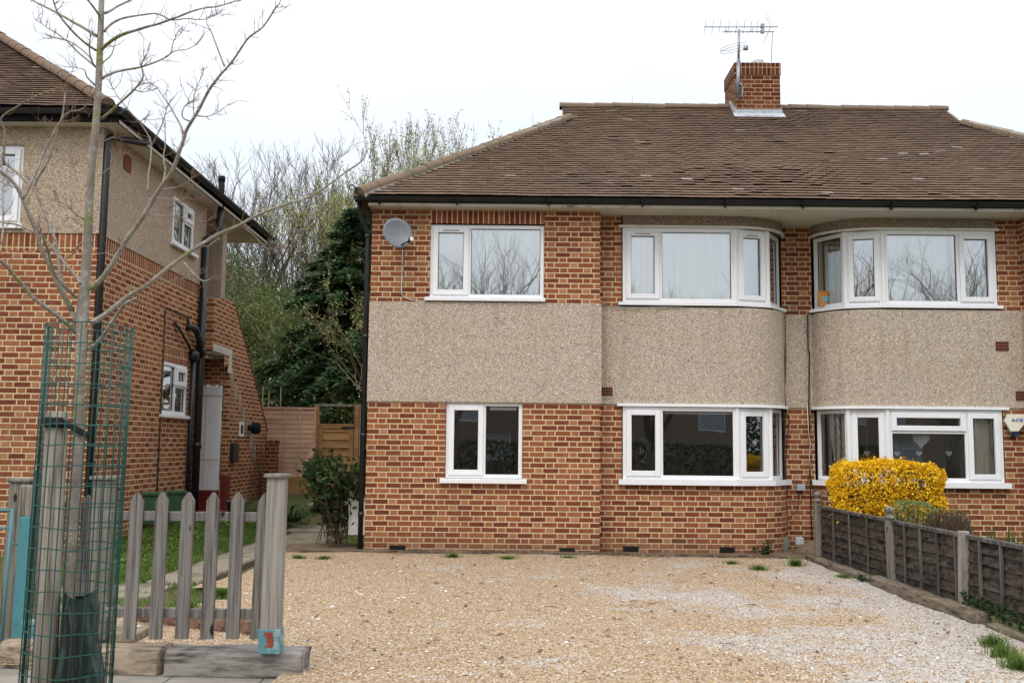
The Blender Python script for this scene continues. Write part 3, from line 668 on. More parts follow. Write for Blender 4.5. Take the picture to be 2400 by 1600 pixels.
# other slopes, gablets and boarding under the tiles
hipT = V(XE0+HR, EV.y+HR, hz); YB = 2*(EV.y+RUN)-EV.y
for f in ((lambda p: p), (lambda p: V(2*PL-p.x, p.y, p.z))):
    tri = [V(XE0, EV.y, EV.z-.02), V(XE0, YB, EV.z-.02), V(XE0+HR, YB-HR, hz-.02), V(XE0+HR, EV.y+HR, hz-.02)]; b.face([f(p) for p in tri])
    b.face([f(p) for p in (V(XG, EV.y+HR, hz), V(XG, EV.y+RUN, RZ), V(XG, YB-HR, hz))])
b.face([V(XE0, YB, EV.z-.02), V(XE1, YB, EV.z-.02), V(XE1-HR, YB-HR, hz-.02), V(XE0+HR, YB-HR, hz-.02)]); b.face([V(XG, YB-HR, hz-.02), V(2*PL-XG, YB-HR, hz-.02), V(2*PL-XG, YB-RUN, RZ-.02), V(XG, YB-RUN, RZ-.02)])
b.face([V(XE0, EV.y, EV.z-.03), V(XE1, EV.y, EV.z-.03), V(XE1-HR, EV.y+HR, hz-.05), V(XE0+HR, EV.y+HR, hz-.05)]); b.face([V(XG, EV.y+HR, hz-.06), V(2*PL-XG, EV.y+HR, hz-.06), V(2*PL-XG, EV.y+RUN, RZ-.1), V(XG, EV.y+RUN, RZ-.1)])
roof = b.build('roof', M['tile'], house)
b = MB(); rs = random.Random(2)
half_tiles(b, (XE0-.03, EV.y-.02, EV.z+.03), (XE0+HR+.15, EV.y+HR+.15, hz+.13), .105, rs=rs); b.build('hip_tiles', M['ridge'], roof)
b = MB(); half_tiles(b, (XE1+.03, EV.y-.02, EV.z+.03), (XE1-HR-.1, EV.y+HR+.1, hz+.09), .105, rs=rs); b.build('hip_tiles', M['ridge'], roof)
for a_, c_ in (((XE1, EV.y, EV.z+.02), (XE1-HR, EV.y+HR, hz+.05)), ((XE0, EV.y, EV.z+.02), (XE0+HR, EV.y+HR, hz+.05))): b = MB(); b.bar(a_, c_, .17, .10); b.build('mortar_bed', M['pale_conc'], roof)
b = MB(); n = 22
for i in range(n):
    xa, xb = .76+(2*PL-1.52)*i/n, .76+(2*PL-1.52)*(i+1)/n; za, zb = (RZ-.0+.55*sag(x, 4.4) for x in (xa, xb))
    half_tiles(b, (xa, EV.y+RUN, za-.015), (xb, EV.y+RUN, zb-.015), .10, step=.35, rs=rs)
b.build('ridge_tiles', M['ridge'], roof)
b = MB(); b.tube([(XE0-.06, EV.y-.04, EV.z+.02), (XE0-.07, EV.y-.06, EV.z+.10), (XE0-.12, EV.y-.06, EV.z+.15), (XE0-.16, EV.y-.06, EV.z+.13), (XE0-.15, EV.y-.06, EV.z+.08), (XE0-.115, EV.y-.06, EV.z+.085)], .011, 6); b.build('hip_iron', M['black'], roof)
# fascia, soffit, gutter, downpipe
b = MB(); b.box(XE0+.09, XE1-.09, 13.865, 13.885, 4.875, 5.0)
for s_ in (0, 1):
    x = XE0+.09 if s_ == 0 else XE1-.11
    b.box(x, x+.02, 13.886, 21.3, 4.875, 5.0)
b.build('fascia', M['fascia'], house)
b = MB(); b.box(XE0+.112, XE1-.112, 13.886, 15.3, 4.885, 4.9); b.box(XE0+.112, XL+.02, 15.302, 21.2, 4.885, 4.9); b.build('soffit', M['soffit'], house)
def gutter(b, a, c, r=.058, n=10):
    a, c = V(*a), V(*c); d = (c-a).normalized(); sd = d.cross(V(0, 0, 1)).normalized(); base = len(b.v)
    for rr in (r, r-.006):
        for p in (a, c):
            for k in range(n+1): th = math.pi*(1+k/n); b.v.append(tuple(p+sd*math.cos(th)*rr+V(0, 0, math.sin(th)*rr)))
    m_ = n+1
    for k in range(n):
        b.f.append((base+k, base+k+1, base+m_+k+1, base+m_+k)); b.f.append((base+2*m_+k, base+3*m_+k, base+3*m_+k+1, base+2*m_+k+1)); b.uv += [None]*2; b.mi += [0]*2
    for q in (0, n): b.f.append((base+q, base+m_+q, base+3*m_+q, base+2*m_+q)); b.uv.append(None); b.mi.append(0)
    for q in (0, m_): b.f.append(tuple(base+q+k for k in range(n+1))); b.uv.append(None); b.mi.append(0)
b = MB(); GY, GZ_ = 13.80, 4.985
gutter(b, (XE0-.06, GY, GZ_), (XE1+.06, GY, GZ_-.0)); gutter(b, (XE0-.055, GY-.03, GZ_), (XE0-.055, 21.3, GZ_))
for i, x in enumerate((-1.95, -.85, .45, 1.78, 2.95, 4.05, 5.3, 6.5, 7.6, 8.8)):
    for k in range(8):
        pass
    gutter(b, (x-.02, GY, GZ_+.002), (x+.02, GY, GZ_+.002), .066); b.box(x-.012, x+.012, GY+.01, GY+.065, GZ_-.10, GZ_-.052)
b.box(XE0-.1, XE1+.1, GY+.058, GY+.066, GZ_-.07, GZ_-.01)
gut = b.build('gutter', M['black'], house, True)
b = MB(); px = XL-.06
b.tube([(XE0-.06, 14.0, GZ_-.04), (XE0-.06, 14.0, GZ_-.14), (XE0-.05, 14.02, GZ_-.2), (px-.04, 14.1, 4.62), (px, 14.13, 4.54), (px, 14.13, 4.4), (px-.002, 14.13, .03)], .036, 10)
for z in (4.45, 3.0, 1.6, .5): b.tube([(px, 14.13, z), (px, 14.13, z+.06)], .043, 10)
b.build('downpipe', M['black'], house, True)
# air bricks and terracotta vents
def vent(x0, x1, y, z0, z1, m, cols, rows):
    b = MB(); b.box(x0, x1, y-.012, y+.03, z0, z1); o = b.build('air_brick', m, house, False, .003)
    s_ = MB(); dx, dzz = (x1-x0)/cols, (z1-z0)/rows
    for i in range(cols):
        for j in range(rows): s_.box(x0+dx*(i+.2), x0+dx*(i+.8), y-.0135, y-.011, z0+dzz*(j+.22), z0+dzz*(j+.78))
    s_.build('slots', M['void'], o)
for (a, c, yy) in (((913, 1277), (950, 1290), D), ((1311, 1283), (1347, 1296), D), ((1460, 1279), (1497, 1291), E_), ((1687, 1281), (1722, 1293), E_)):
    p, q = atY(*a, yy), atY(*c, yy); vent(p.x, q.x, yy, q.z, p.z, M['gasket'], 9, 3)
for (a, c) in (((1409, 907), (1436, 927)), ((2333, 800), (2364, 822)), ((2380, 916), (2407, 938))):
    p, q = atY(*a, E_-.022), atY(*c, E_-.022); vent(p.x, q.x, E_-.022, q.z, p.z, M['terracotta'], 5, 3)
# chimney
CX0, CX1, CY0, CY1, CT = 3.86, 4.66, 17.16, 18.02, 8.33
b = MB()
for (p0, p1) in (((CX0, CY0), (CX1, CY0)), ((CX1, CY0), (CX1, CY1)), ((CX1, CY1), (CX0, CY1)), ((CX0, CY1), (CX0, CY0))): wall(b, p0, p1, 6.9, CT-.225, u0=p0[0]+p0[1])
b.m = 1; k = .012
for (p0, p1) in (((CX0-k, CY0-k), (CX1+k, CY0-k)), ((CX1+k, CY0-k), (CX1+k, CY1+k)), ((CX1+k, CY1+k), (CX0-k, CY1+k)), ((CX0-k, CY1+k), (CX0-k, CY0-k))): wall(b, p0, p1, CT-.225, CT, u0=p0[0]+p0[1])
b.m = 2; b.face([V(CX0-k, CY0-k, CT), V(CX1+k, CY0-k, CT), V(CX1+k, CY1+k, CT), V(CX0-k, CY1+k, CT)]); b.box(CX0+.1, CX1-.1, CY0+.1, CY1-.1, CT-.01, CT+.035)
ch = b.build('chimney', [M['brick_dark'], M['soldier_dark'], M['conc']], house)
b = MB(); zf = lambda y: EV.z+(y-EV.y)*.7
def slp(x0, x1, y0, y1, up): pass
b.box(CX0-.03, CX1+.03, CY0-.015, CY0-.004, zf(CY0)-.05, zf(CY0)+.12)
b.face([V(CX0-.05, CY0-.17, zf(CY0-.17)+.055), V(CX1+.05, CY0-.17, zf(CY0-.17)+.055), V(CX1+.05, CY0-.006, zf(CY0)+.06), V(CX0-.05, CY0-.006, zf(CY0)+.06)])
for x, sg in ((CX0, -1), (CX1, 1)):
    for i in range(5):
        y0 = CY0-.012+i*.09; z0 = zf(y0)+.02; b.box(min(x, x+sg*.012), max(x, x+sg*.012), y0, y0+.09, z0-.06, z0+.15)
b.build('flashing', M['lead'], ch)
b = MB(); cx, cy_ = 4.37, 17.55; b.lathe([(.11, CT+.03), (.10, CT+.10), (.105, CT+.12), (.095, CT+.135), (.105, CT+.15), (.095, CT+.165), (.105, CT+.18), (.09, CT+.20), (.05, CT+.205)], (cx, cy_, 0), 14); b.build('chimney_pot', M['white_plastic'], ch)

# ================================================================== NEIGHBOURING HOUSE (on the photo's left edge)
lh = empty('brick_house', (-9, 17, .15), 'taller brick house with pebbledash upper storey and black gutters behind the young street tree', 'house')
LX, LY = -5.387, 12.6; ST, SO = 4.16, 5.60
b = MB(); bs = MB(); bd = MB()
lo_h = (15.17, 16.32, 1.93, 2.74); up_h = (15.27, 16.26, 4.60, 5.34)
wall(b, (-14, LY), (LX, LY), -.2, ST-.232, u0=-14); bs_off = .002
wall(bs, (-14, LY-.001), (LX+.001, LY-.001), ST-.232, ST, u0=-14)
wall(bd, (-14, LY-.015), (LX+.015, LY-.015), ST, SO, [(14-7.75, 14-6.40, 4.27, 5.32)], u0=-14)
bd.face([V(-14, LY-.015, ST), V(-14, LY, ST), V(LX, LY, ST), V(LX+.015, LY-.015, ST)])
wall(b, (LX, LY), (LX, 16.95), -.2, ST-.232, [(lo_h[0]-LY, lo_h[1]-LY, lo_h[2], lo_h[3])], u0=LY)
wall(bs, (LX+.001, LY-.001), (LX+.001, 16.95), ST-.232, ST, u0=LY)
wall(bd, (LX+.015, LY-.015), (LX+.015, 16.95), ST, SO, [(up_h[0]-LY+.015, up_h[1]-LY+.015, up_h[2], up_h[3])], u0=LY)
bd.face([V(LX, LY, ST), V(LX, 16.95, ST), V(LX+.015, 16.95, ST), V(LX+.015, LY-.015, ST)])
wall(b, (-6.2, 16.95), (-6.2, 20.0), -.2, 5.6, u0=16.95); wall(b, (-14, 20.0), (-14, LY), -.2, 5.6); wall(b, (-6.2, 20), (-14, 20), -.2, 5.6)
lw = b.build('wall', M['brick_left'], lh)
# soldier course over the small lower window
wall(bs, (LX+.004, 15.17), (LX+.004, 16.32), 2.745, 2.97, u0=15.17)
bs.build('soldier_course', M['soldier'], lw); bd.build('pebbledash_storey', M['dash_left'], lh)
# external stair enclosure with a raking top, stair door recessed behind it
SXW = -5.17; b = MB()
prof = [(16.95, 3.98), (18.05, 4.12), (18.25, 3.95), (20.95, 1.72), (21.1, 1.72), (21.1, .1), (18.02, .1), (18.02, 2.86), (17.62, 2.86), (17.62, 3.08), (16.95, 3.08)]
def ptri(poly, x, flip=False):
    pts = [V(x, y, z) for y, z in poly]; uv = [(y, z) for y, z in poly]
    b.face(pts if not flip else pts[::-1], uv if not flip else uv[::-1])
# right-facing side wall cut into convex pieces round the entrance
for pc in ([(16.95, 3.08), (17.62, 3.08), (17.62, 4.065), (16.95, 3.98)], [(17.62, 2.86), (18.02, 2.86), (18.02, 4.11), (17.62, 4.065)], [(18.02, .1), (21.1, .1), (21.1, 1.72), (20.95, 1.72), (18.25, 3.95), (18.05, 4.12), (18.02, 4.11)]): ptri(pc, SXW)
b.face([V(LX, 16.95, 3.08), V(SXW, 16.95, 3.08), V(SXW, 16.95, 3.98), V(LX, 16.95, 3.98)]); b.face([V(LX, 16.95, 3.08), V(SXW, 16.95, 3.08), V(SXW, 17.62, 3.08), V(LX, 17.62, 3.08)][::-1])
b.face([V(SXW-.10, 18.02, .1), V(SXW, 18.02, .1), V(SXW, 18.02, 2.86), V(SXW-.10, 18.02, 2.86)])
for (a, c) in zip(prof[:4], prof[1:5]): b.face([V(SXW-.23, a[0], a[1]), V(SXW, a[0], a[1]), V(SXW, c[0], c[1]), V(SXW-.23, c[0], c[1])])
b.face([V(SXW-.1, 18.02, .1), V(SXW-.1, 21.1, .1), V(SXW-.1, 20.95, 1.72), V(SXW-.1, 18.25, 3.95), V(SXW-.1, 18.02, 3.97)])
b.box(-6.2, SXW-.104, 17.95, 18.0, 2.53, 3.02); st_ = b.build('stair_wall', M['brick_left'], lh)
b = MB(); sl_ = math.atan2(1.72-3.95, 20.95-18.25); nst = 34
for i in range(nst):
    t0, t1 = i/nst, (i+.86)/nst; a = V(0, 18.22+2.75*t0, 3.97-2.27*t0); c = V(0, 18.22+2.75*t1, 3.97-2.27*t1); up = V(0, -math.sin(sl_), math.cos(sl_))*.03
    b.hexa([V(x, p.y, p.z)+q for q in (V(0, 0, 0), up) for p in (a, c) for x in (SXW-.24, SXW+.012)])
b.build('brick_coping', M['terracotta'], st_)
b = MB(); b.box(SXW-.02, SXW+.006, 16.96, 18.1, 3.06, 3.19); b.box(SXW-.02, SXW+.0065, 17.9, 18.1, 2.75, 3.059); b.box(LX-.1, SXW-.021, 17.0, 17.95, 3.03, 3.06); o = b.build('lintel', M['pale_conc'], st_, False, .006)
b = MB()
for i in range(7): y = 18.05+.30*i; z = 2.86-.235*i; b.box(SXW-.01, SXW+.006, y, y+.17, z-.30, z)
b.build('stair_string', M['conc'], st_)
b = MB(); b.box(-5.86, -5.28, 17.93, 17.98, .66, 2.52); d_ = b.build('door', M['door'], lh, False, .006)
b = MB()
for x in (-5.71, -5.56): b.box(x, x+.012, 17.924, 17.929, .75, 2.3)
b.box(-5.86, -5.28, 17.92, 17.9295, 2.33, 2.36); b.box(-5.86, -5.28, 17.922, 17.9295, 1.2, 1.21); b.build('door_panel', M['pale_conc'], d_)
b = MB(); b.box(-6.0, -5.276, 17.88, 17.99, .1, .655); b.box(-5.7, -4.95, 17.35, 17.9, .1, .32); b.box(SXW-.104, SXW+.004, 18.015, 18.30, .1, .92); b.build('step', M['redpaint'], lh, False, .01)
b = MB(); b.box(-5.8, -5.363, 17.9, 18.15, 3.2, SO-.04); b.build('pier', M['dash_left'], lh)
# windows of that house
def sidewin(h, lights, x):
    w_ = Win(); w_.facet((x, h[0]), (x, h[1]), h[2], h[3], lights, fw=.06); return w_
w_ = sidewin(lo_h, [(0, .52, 0, 1, 'f'), (.52, 1, 0, .56, 'f'), (.52, 1, .56, 1, 'c')], LX-.0); o = w_.finish(lh, M['glass'])
b = MB(); b.box(LX-.02, LX+.06, lo_h[0]-.05, lo_h[1]+.09, lo_h[2]-.05, lo_h[2]-.002); b.build('sill', M['upvc'], o, False, .005)
w_ = sidewin(up_h, [(0, .52, 0, 1, 'f'), (.52, 1, 0, .60, 'f'), (.52, 1, .60, 1, 'c')], LX+.02); o = w_.finish(lh, M['glass'])
b = MB(); b.box(LX, LX+.085, up_h[0]-.06, up_h[1]+.12, up_h[2]-.05, up_h[2]-.002); b.build('sill', M['upvc'], o, False, .005)
w_ = Win(); w_.facet((-7.75, LY+.02), (-6.40, LY+.02), 4.27, 5.32, [(0, .6, 0, 1, 'f'), (.6, 1, 0, 1, 'c')], fw=.06); o = w_.finish(lh, M['glass_up'])
b = MB(); b.box(-7.8, -6.34, LY-.06, LY+.03, 4.21, 4.268); b.build('sill', M['upvc'], o, False, .005)
b = MB()
for q in (room(-9, -5.6, 12.75, 15.0, 4.0, 5.55, ()), ): b.v += q.v; b.f += q.f; b.uv += q.uv; b.mi += q.mi
b.box(-6.0, -5.98, 15.1, 16.4, 1.8, 2.8); b.box(-6.0, -5.98, 15.1, 16.4, 4.4, 5.5); b.build('room_interior', M['room'], lh)
b = MB(); b.box(SXW-.02, SXW+.015, 18.75, 19.05, 1.62, 1.9); o = b.build('window', M['upvc'], lh, False, .004); b = MB(); b.box(SXW+.016, SXW+.018, 18.83, 18.97, 1.68, 1.84); b.build('pane', M['gasket'], o)
# roof of the neighbouring house
ev = V(0, 12.28, 5.72); LRUN = 3.9; xe = -5.08
b = MB(); rs = random.Random(17)
tile_slope(b, ev, V(1, 0, 0), UPF, NF, lambda d: -10.6, lambda d: xe-.18-d, LRUN/math.cos(SL), rs=rs, sag=lambda x, s: .02*mnoise.noise(V(x*.6, s*.6, 5)))
UPR = V(-math.cos(SL), 0, math.sin(SL)); NR = V(math.sin(SL), 0, math.cos(SL))
tile_slope(b, V(xe, 0, 5.70), V(0, 1, 0), UPR, NR, lambda d: 12.3+d, lambda d: 20.1, .8, rs=rs)
b.face([V(xe, 12.3, 5.67), V(xe, 20.1, 5.67), V(xe-LRUN, 20.1, 5.67+LRUN*.7), V(xe-LRUN, 12.3+LRUN, 5.67+LRUN*.7)]); b.face([V(-14, 12.28, 5.69), V(xe-.1, 12.28, 5.69), V(xe-LRUN-.1, 12.28+LRUN, 5.69+LRUN*.7), V(-14, 12.28+LRUN, 5.69+LRUN*.7)])
rl = b.build('roof', M['tile_left'], lh)
b = MB(); half_tiles(b, (xe-.12, 12.24, 5.76), (xe-.2-LRUN, 12.28+LRUN, 5.80+LRUN*.7), .09, step=.34, rs=rs); b.build('hip_tiles', M['ridge_left'], rl)
b = MB(); b.box(-14, xe-.02, 12.36, 12.38, 5.56, 5.73); b.box(xe-.05, xe-.03, 12.381, 20.1, 5.56, 5.73); b.box(-14, xe-.021, 12.352, 12.3595, 5.565, 5.59); b.build('fascia', M['gasket'], lh)
b = MB(); b.box(-14, xe-.051, 12.381, 12.7, 5.565, 5.58); b.box(-6.3, xe-.052, 12.701, 20.05, 5.565, 5.58); b.build('soffit', M['soffit'], lh)
b = MB(); b.box(xe-.03, xe-.022, 12.39, 20.1, 5.56, 5.60); b.build('bargeboard', M['upvc_old'], lh)
b = MB(); gutter(b, (-14, 12.29, 5.70), (xe+.05, 12.29, 5.70), .065); gutter(b, (xe+.045, 12.24, 5.70), (xe+.045, 20.15, 5.70), .065)
b.build('gutter', M['black'], lh, True)
b = MB()
b.tube([(xe+.045, 13.2, 5.63), (xe+.045, 13.2, 5.56), (xe+.03, 13.15, 5.52), (LX+.06, 12.66, 5.46), (LX+.055, 12.62, 5.38), (LX+.055, 12.62, .2)], .042, 10)
b.build('downpipe', M['black'], lh, True)
b = MB()
b.tube([(LX+.07, 16.88, 6.5), (LX+.07, 16.88, 5.2)], .001, 6) if False else None
b.tube([(LX+.075, 16.75, 4.85), (LX+.075, 16.75, .2)], .062, 12); b.tube([(LX+.075, 16.75, 2.95), (LX+.075, 16.75, 3.1)], .075, 12); b.tube([(LX+.075, 16.75, 1.4), (LX+.075, 16.75, 1.5)], .075, 12); b.tube([(LX+.075, 16.75, 4.85), (LX+.08, 16.76, 4.95), (-5.25, 16.85, 5.03), (-5.16, 16.93, 5.12), (-5.14, 16.95, 5.5)], .058, 10)
b.tube([(LX+.02, 16.15, 3.40), (LX+.1, 16.35, 3.36), (LX+.1, 16.6, 3.2), (LX+.09, 16.7, 2.95)], .055, 10); b.build('soil_pipe', M['black'], lh, True)
b = MB(); b.tube([(LX+.06, 16.42, 2.9), (LX+.06, 16.42, .2)], .04, 10); b.box(LX+.01, LX+.12, 16.33, 16.55, 2.86, 3.0)
b.tube([(LX+.02, 15.55, 3.38), (LX+.05, 15.8, 3.25), (LX+.055, 16.42, 2.95)], .022, 8); b.build('waste_pipe', M['black'], lh, True)
b = MB(); b.tube([(LX+.015, 15.14, .4), (LX+.015, 15.14, 3.56), (LX+.015, 16.22, 3.54), (LX+.015, 16.22, 3.3)], .014, 6); b.build('overflow_pipe', M['stem'], lh, True)
q = atY(516, 520, 16.95); b = MB(); zt_ = atY(522, 415, 16.95).z; b.tube([(q.x, 16.95, 5.5), (q.x, 16.95, zt_)], .052, 12); b.tube([(q.x, 16.95, zt_-.08), (q.x, 16.95, zt_+.01)], .058, 12); b.build('vent_pipe', M['gasket'], lh, True)
b = MB(); b.box(LX+.014, LX+.03, 13.25, 13.5, 5.2, 5.42); b.build('air_brick', M['terracotta'], lh)
# fittings on the stair wall
tag((lambda o: o)((lambda b: (b.box(SXW+.001, SXW+.07, 18.2, 18.55, 1.17, 1.5), b.build('letter_box', M['black'], None, False, .008))[1])(MB())), 'black letter box on the raking brick stair wall', 'letter box')
b = MB(); b.tube([(SXW, 19.35, 1.80), (SXW+.12, 19.35, 1.80)], .05, 8); b.lathe([(.06, 1.68), (.10, 1.72), (.10, 1.86), (.05, 1.9)], (SXW+.14, 19.42, 0), 10); tag(b.build('wall_lamp', M['gasket'], None, True), 'round dark lamp on the raking stair wall', 'lamp')
# two green meter boxes on the side wall
ya_, yb2 = atX(374, 1190, LX+.28).y, atX(421, 1190, LX+.28).y
for i, (y0, y1, z0, z1, lab) in enumerate(((ya_, ya_+.3, atY(360, 1230, ya_).z, atY(360, 1154, ya_).z, 'plain green meter box on the brick side wall, nearer one'), (yb2, yb2+.3, atY(400, 1228, yb2).z, atY(400, 1150, yb2).z, 'green meter box with a white scuffed corner, beside the plain green one'))):
    t = empty('meter_box', (LX+.15, (y0+y1)/2, z0), lab, 'meter box', 'green meter boxes')
    b = MB(); b.box(LX+.003, LX+.26, y0, y1, z0, z1-.05); b.build('case', M['green_box'], t, False, .012)
    b = MB(); b.box(LX+.003, LX+.285, y0-.02, y1+.02, z1-.048, z1); b.build('lid', M['green_box'], t, False, .01)
    if i: b = MB(); b.box(LX+.1, LX+.24, y0-.003, y0-.001, z0+.12, z0+.16); b.build('label', M['white_plastic'], t)
t = empty('bucket', (-4.75, 17.2, .25), 'grey bucket standing beside the red step', 'bucket'); b = MB(); b.lathe([(.13, .2), (.165, .5), (.175, .5), (.175, .53), (.155, .53), (.13, .25)], (-4.72, 17.15, 0), 16); b.build('body', M['pot'], t, True)
b = MB(); b.tube([(-4.88+.165*(1-math.cos(math.pi*i/10)), 17.15-.12*math.sin(math.pi*i/10), .5-.09*math.sin(math.pi*i/10)) for i in range(11)], .006, 5); b.build('handle', M['steel'], t)

# ================================================================== THINGS ON THE MAIN HOUSE
# television aerial lashed to the chimney
t = empty('tv_aerial', (3.9, 17.1, 7.6), 'tall television aerial with long comb boom strapped to the brick chimney', 'aerial')
YA = 17.06
def A(x, y, dy=0): return atY(x, y, YA+dy)
b = MB(); b.tube([A(1729, 228), A(1731, 140)], .035, 8); b.tube([A(1731, 145), A(1732, 70)], .022, 8); b.build('mast', M['steel'], t, True)
b = MB(); b.tube([A(1728, 232), A(1740, 222), A(1741, 203), A(1731, 192)], .014, 6); b.tube([A(1727, 200), (CX0-.02, YA+.12, A(1727, 200).z)], .012, 5); b.tube([A(1727, 170), (CX0-.02, YA+.12, A(1727, 170).z)], .012, 5); b.build('bracket', M['steel'], t, True)
b = MB(); b.tube([A(1651, 63.5), A(1823, 63.5)], .009, 6); o = b.build('boom', M['steel'], t, True)
b = MB()
for x in (1652, 1670, 1687, 1708, 1726, 1744, 1760, 1774): b.tube([A(x+3, 46, -.05), A(x-2, 79, .05)], .0045, 4)
b.tube([A(1804, 23), A(1795, 40), A(1806, 62), A(1790, 101)], .005, 4); b.tube([A(1800, 38, -.1), A(1812, 60, -.1)], .004, 4); b.tube([A(1808, 62, .1), A(1794, 92, .1)], .004, 4); b.box(A(1783, 60).x, A(1791, 60).x, YA-.03, YA+.03, A(1787, 66).z, A(1787, 57).z); b.build('element', M['steel'], o)
b = MB(); b.tube([A(1694, 75), A(1814, 75)], .009, 6); b.tube([A(1700, 64), A(1701, 70), A(1706, 75)], .006, 5); b.tube([A(1766, 64), A(1762, 72), A(1756, 75)], .006, 5); o2 = b.build('boom', M['steel'], t, True)
b = MB()
for x in (1700, 1712, 1724, 1740, 1752, 1764, 1776, 1786): b.tube([A(x, 70, -.06), A(x, 80, .06)], .004, 4)
b.box(A(1783, 75).x, A(1791, 75).x, YA-.03, YA+.03, A(1787, 78).z, A(1787, 70).z); b.build('element', M['steel'], o2)
b = MB(); cc_ = A(1721, 116); ptl = []
for i in range(25): th = 2*math.pi*i/24; ptl.append(cc_+V(.24*math.cos(th), .22*math.sin(th), .05*math.cos(th)+.03*math.sin(th)))
b.tube(ptl, .005, 4); b.tube([p+V(0, 0, .05) for p in ptl[3:22]], .005, 4); b.box(A(1742, 118).x, A(1752, 118).x, YA-.05, YA, A(1747, 119).z, A(1747, 111).z); b.build('loop', M['steel'], t, True)
b = MB(); b.tube([A(1808, 145, .3), A(1809, 110, .3), A(1811, 75, .1)], .006, 5); b.build('rod', M['steel'], t, True)
# satellite dish
t = empty('satellite_dish', (-1.5, 14.08, 4.3), 'grey oval satellite dish on the brickwork left of the upper window', 'satellite dish')
dc = atY(931, 549, 13.80); ax = V(.28, -.9, .20).normalized(); ux = V(0, 0, 1).cross(ax).normalized()*-1; uz = ux.cross(ax).normalized(); uz = uz if uz.z > 0 else -uz
b = MB(); K, NR_ = 28, 6; roll = R(-28); rings = []
for back in (0, 1):
    for r in range(NR_+1):
        for k in range(K):
            th = 2*math.pi*k/K; q = r/NR_; x = .205*q*math.cos(th); z = .228*q*math.sin(th); x, z = x*math.cos(roll)-z*math.sin(roll), x*math.sin(roll)+z*math.cos(roll)
            b.v.append(tuple(dc+ux*x+uz*z+ax*(.055*q*q-back*.006)))
for back in (0, 1):
    o_ = back*(NR_+1)*K
    for r in range(NR_):
        for k in range(K): k2 = (k+1) % K; b.f.append((o_+r*K+k, o_+r*K+k2, o_+(r+1)*K+k2, o_+(r+1)*K+k)); b.uv.append(None); b.mi.append(0)
for k in range(K): k2 = (k+1) % K; b.f.append((NR_*K+k, NR_*K+k2, (2*NR_+1)*K+k2, (2*NR_+1)*K+k)); b.uv.append(None); b.mi.append(0)
b.build('reflector', M['dish'], t, True)
lo_ = atY(934, 578, 13.79); ln = atY(962, 561, 13.62)
b = MB(); b.tube([lo_, lo_*.35+ln*.65+V(0, 0, -.005), ln+V(-.02, 0, -.035)], .012, 6); b.build('arm', M['black'], t, True)
b = MB(); b.tube([ln+V(.02, -.04, 0), ln+V(0, .0, 0)], [.034, .034], 12); b.tube([ln, ln+V(-.035, .02, -.04)], [.024, .02], 8); b.build('receiver', M['black'], t, True)
b = MB(); b.tube([ln+V(.021, -.046, 0), ln+V(.02, -.041, 0)], .03, 12); b.build('receiver_cap', M['white_plastic'], t)
b = MB(); b.tube([dc+ax*-.005, dc+V(0, .12, 0), V(dc.x, 14.1, dc.z-.05)], .02, 6); b.box(dc.x-.06, dc.x+.06, 14.07, 14.098, dc.z-.14, dc.z+.06)
for (x, y) in ((921, 545), (931, 548), (925, 571), (934, 573)): p = atY(x, y, 13.79); b.tube([p+V(0, 0, 0), p+V(0, -.02, 0)], .005, 5)
b.build('bracket', M['steel'], t)
b = MB(); b.tube([atY(x, y, 14.088) for x, y in ((944, 584), (943, 600), (942, 640), (940.5, 680), (942, 690), (950, 697), (962, 702), (978, 704.5), (998, 705.5))], .0055, 5); b.build('lead', M['white_plastic'], t, True)
# cables in the recess
def cable(label, pts, Y, rad=.009, m='cable'):
    b = MB(); b.tube([atY(x, y, Y) for x, y in pts], rad, 5); return tag(b.build('cable', M[m], None, True), label, 'cable')
cable('black cable running down the recess beside the empty bay window', [(1834, 735), (1836, 790), (1839, 840), (1838, 900), (1841, 950), (1839, 1000), (1838, 1060), (1840, 1150), (1839, 1290)], 14.97)
cable('thin black cable drooping in loops beside the straighter one', [(1840, 738), (1842, 850), (1838, 950), (1850, 985), (1845, 1020), (1841, 1100), (1844, 1200)], 14.97, .006)
cable('thick black cable beside the neighbouring bay ending near the ground', [(1893, 738), (1894, 820), (1897, 824), (1896, 950), (1899, 1100), (1901, 1200), (1904, 1285)], 14.98, .011)
cable('white cable twisting down next to the thick black one', [(1892, 950), (1895, 1010), (1899, 1040), (1897, 1070), (1900, 1100)], 14.96, .005, 'white_plastic')
cable('thin grey cable sagging along the foot of the upper bay window', [(1405, 714), (1440, 718), (1490, 722), (1530, 719), (1600, 718)], 14.33, .006, 'steel')
t = empty('junction_box', (4.2, 15.03, .97), 'small grey junction box on the recessed brickwork with a black cable below', 'junction box')
p, q = atY(1866, 1134, 15.02), atY(1885, 1149, 15.02); b = MB(); b.box(p.x, q.x, 14.96, 15.048, q.z, p.z); b.build('case', M['lead'], t, False, .008)
b = MB(); b.tube([atY(x, y, 14.97) for x, y in ((1872, 1149), (1872, 1180), (1866, 1200), (1850, 1215), (1838, 1228))], .006, 5); b.tube([atY(x, y, 14.99) for x, y in ((1885, 1145), (1893, 1130), (1897, 1110))], .005, 5); b.build('lead', M['cable'], t)
p, q = atY(1864, 1258, 14.7), atY(1882, 1276, 14.7); b = MB(); b.box(p.x, q.x, 14.65, 14.75, q.z, p.z); tag(b.build('box', M['lead'], None, False, .01), 'pale grey utility box low in the recess beside the cement heap', 'box')
p, q = atY(1829, 1258, 14.75), atY(1846, 1290, 14.75); b = MB(); b.box(p.x, q.x, 14.7, 14.9, .02, p.z); tag(b.build('box', M['pot'], None, False, .01), 'dark grey utility box at the foot of the curved brick bay', 'box')
b = MB(); rs = random.Random(9); cpt = V(4.33, 14.35, .0)
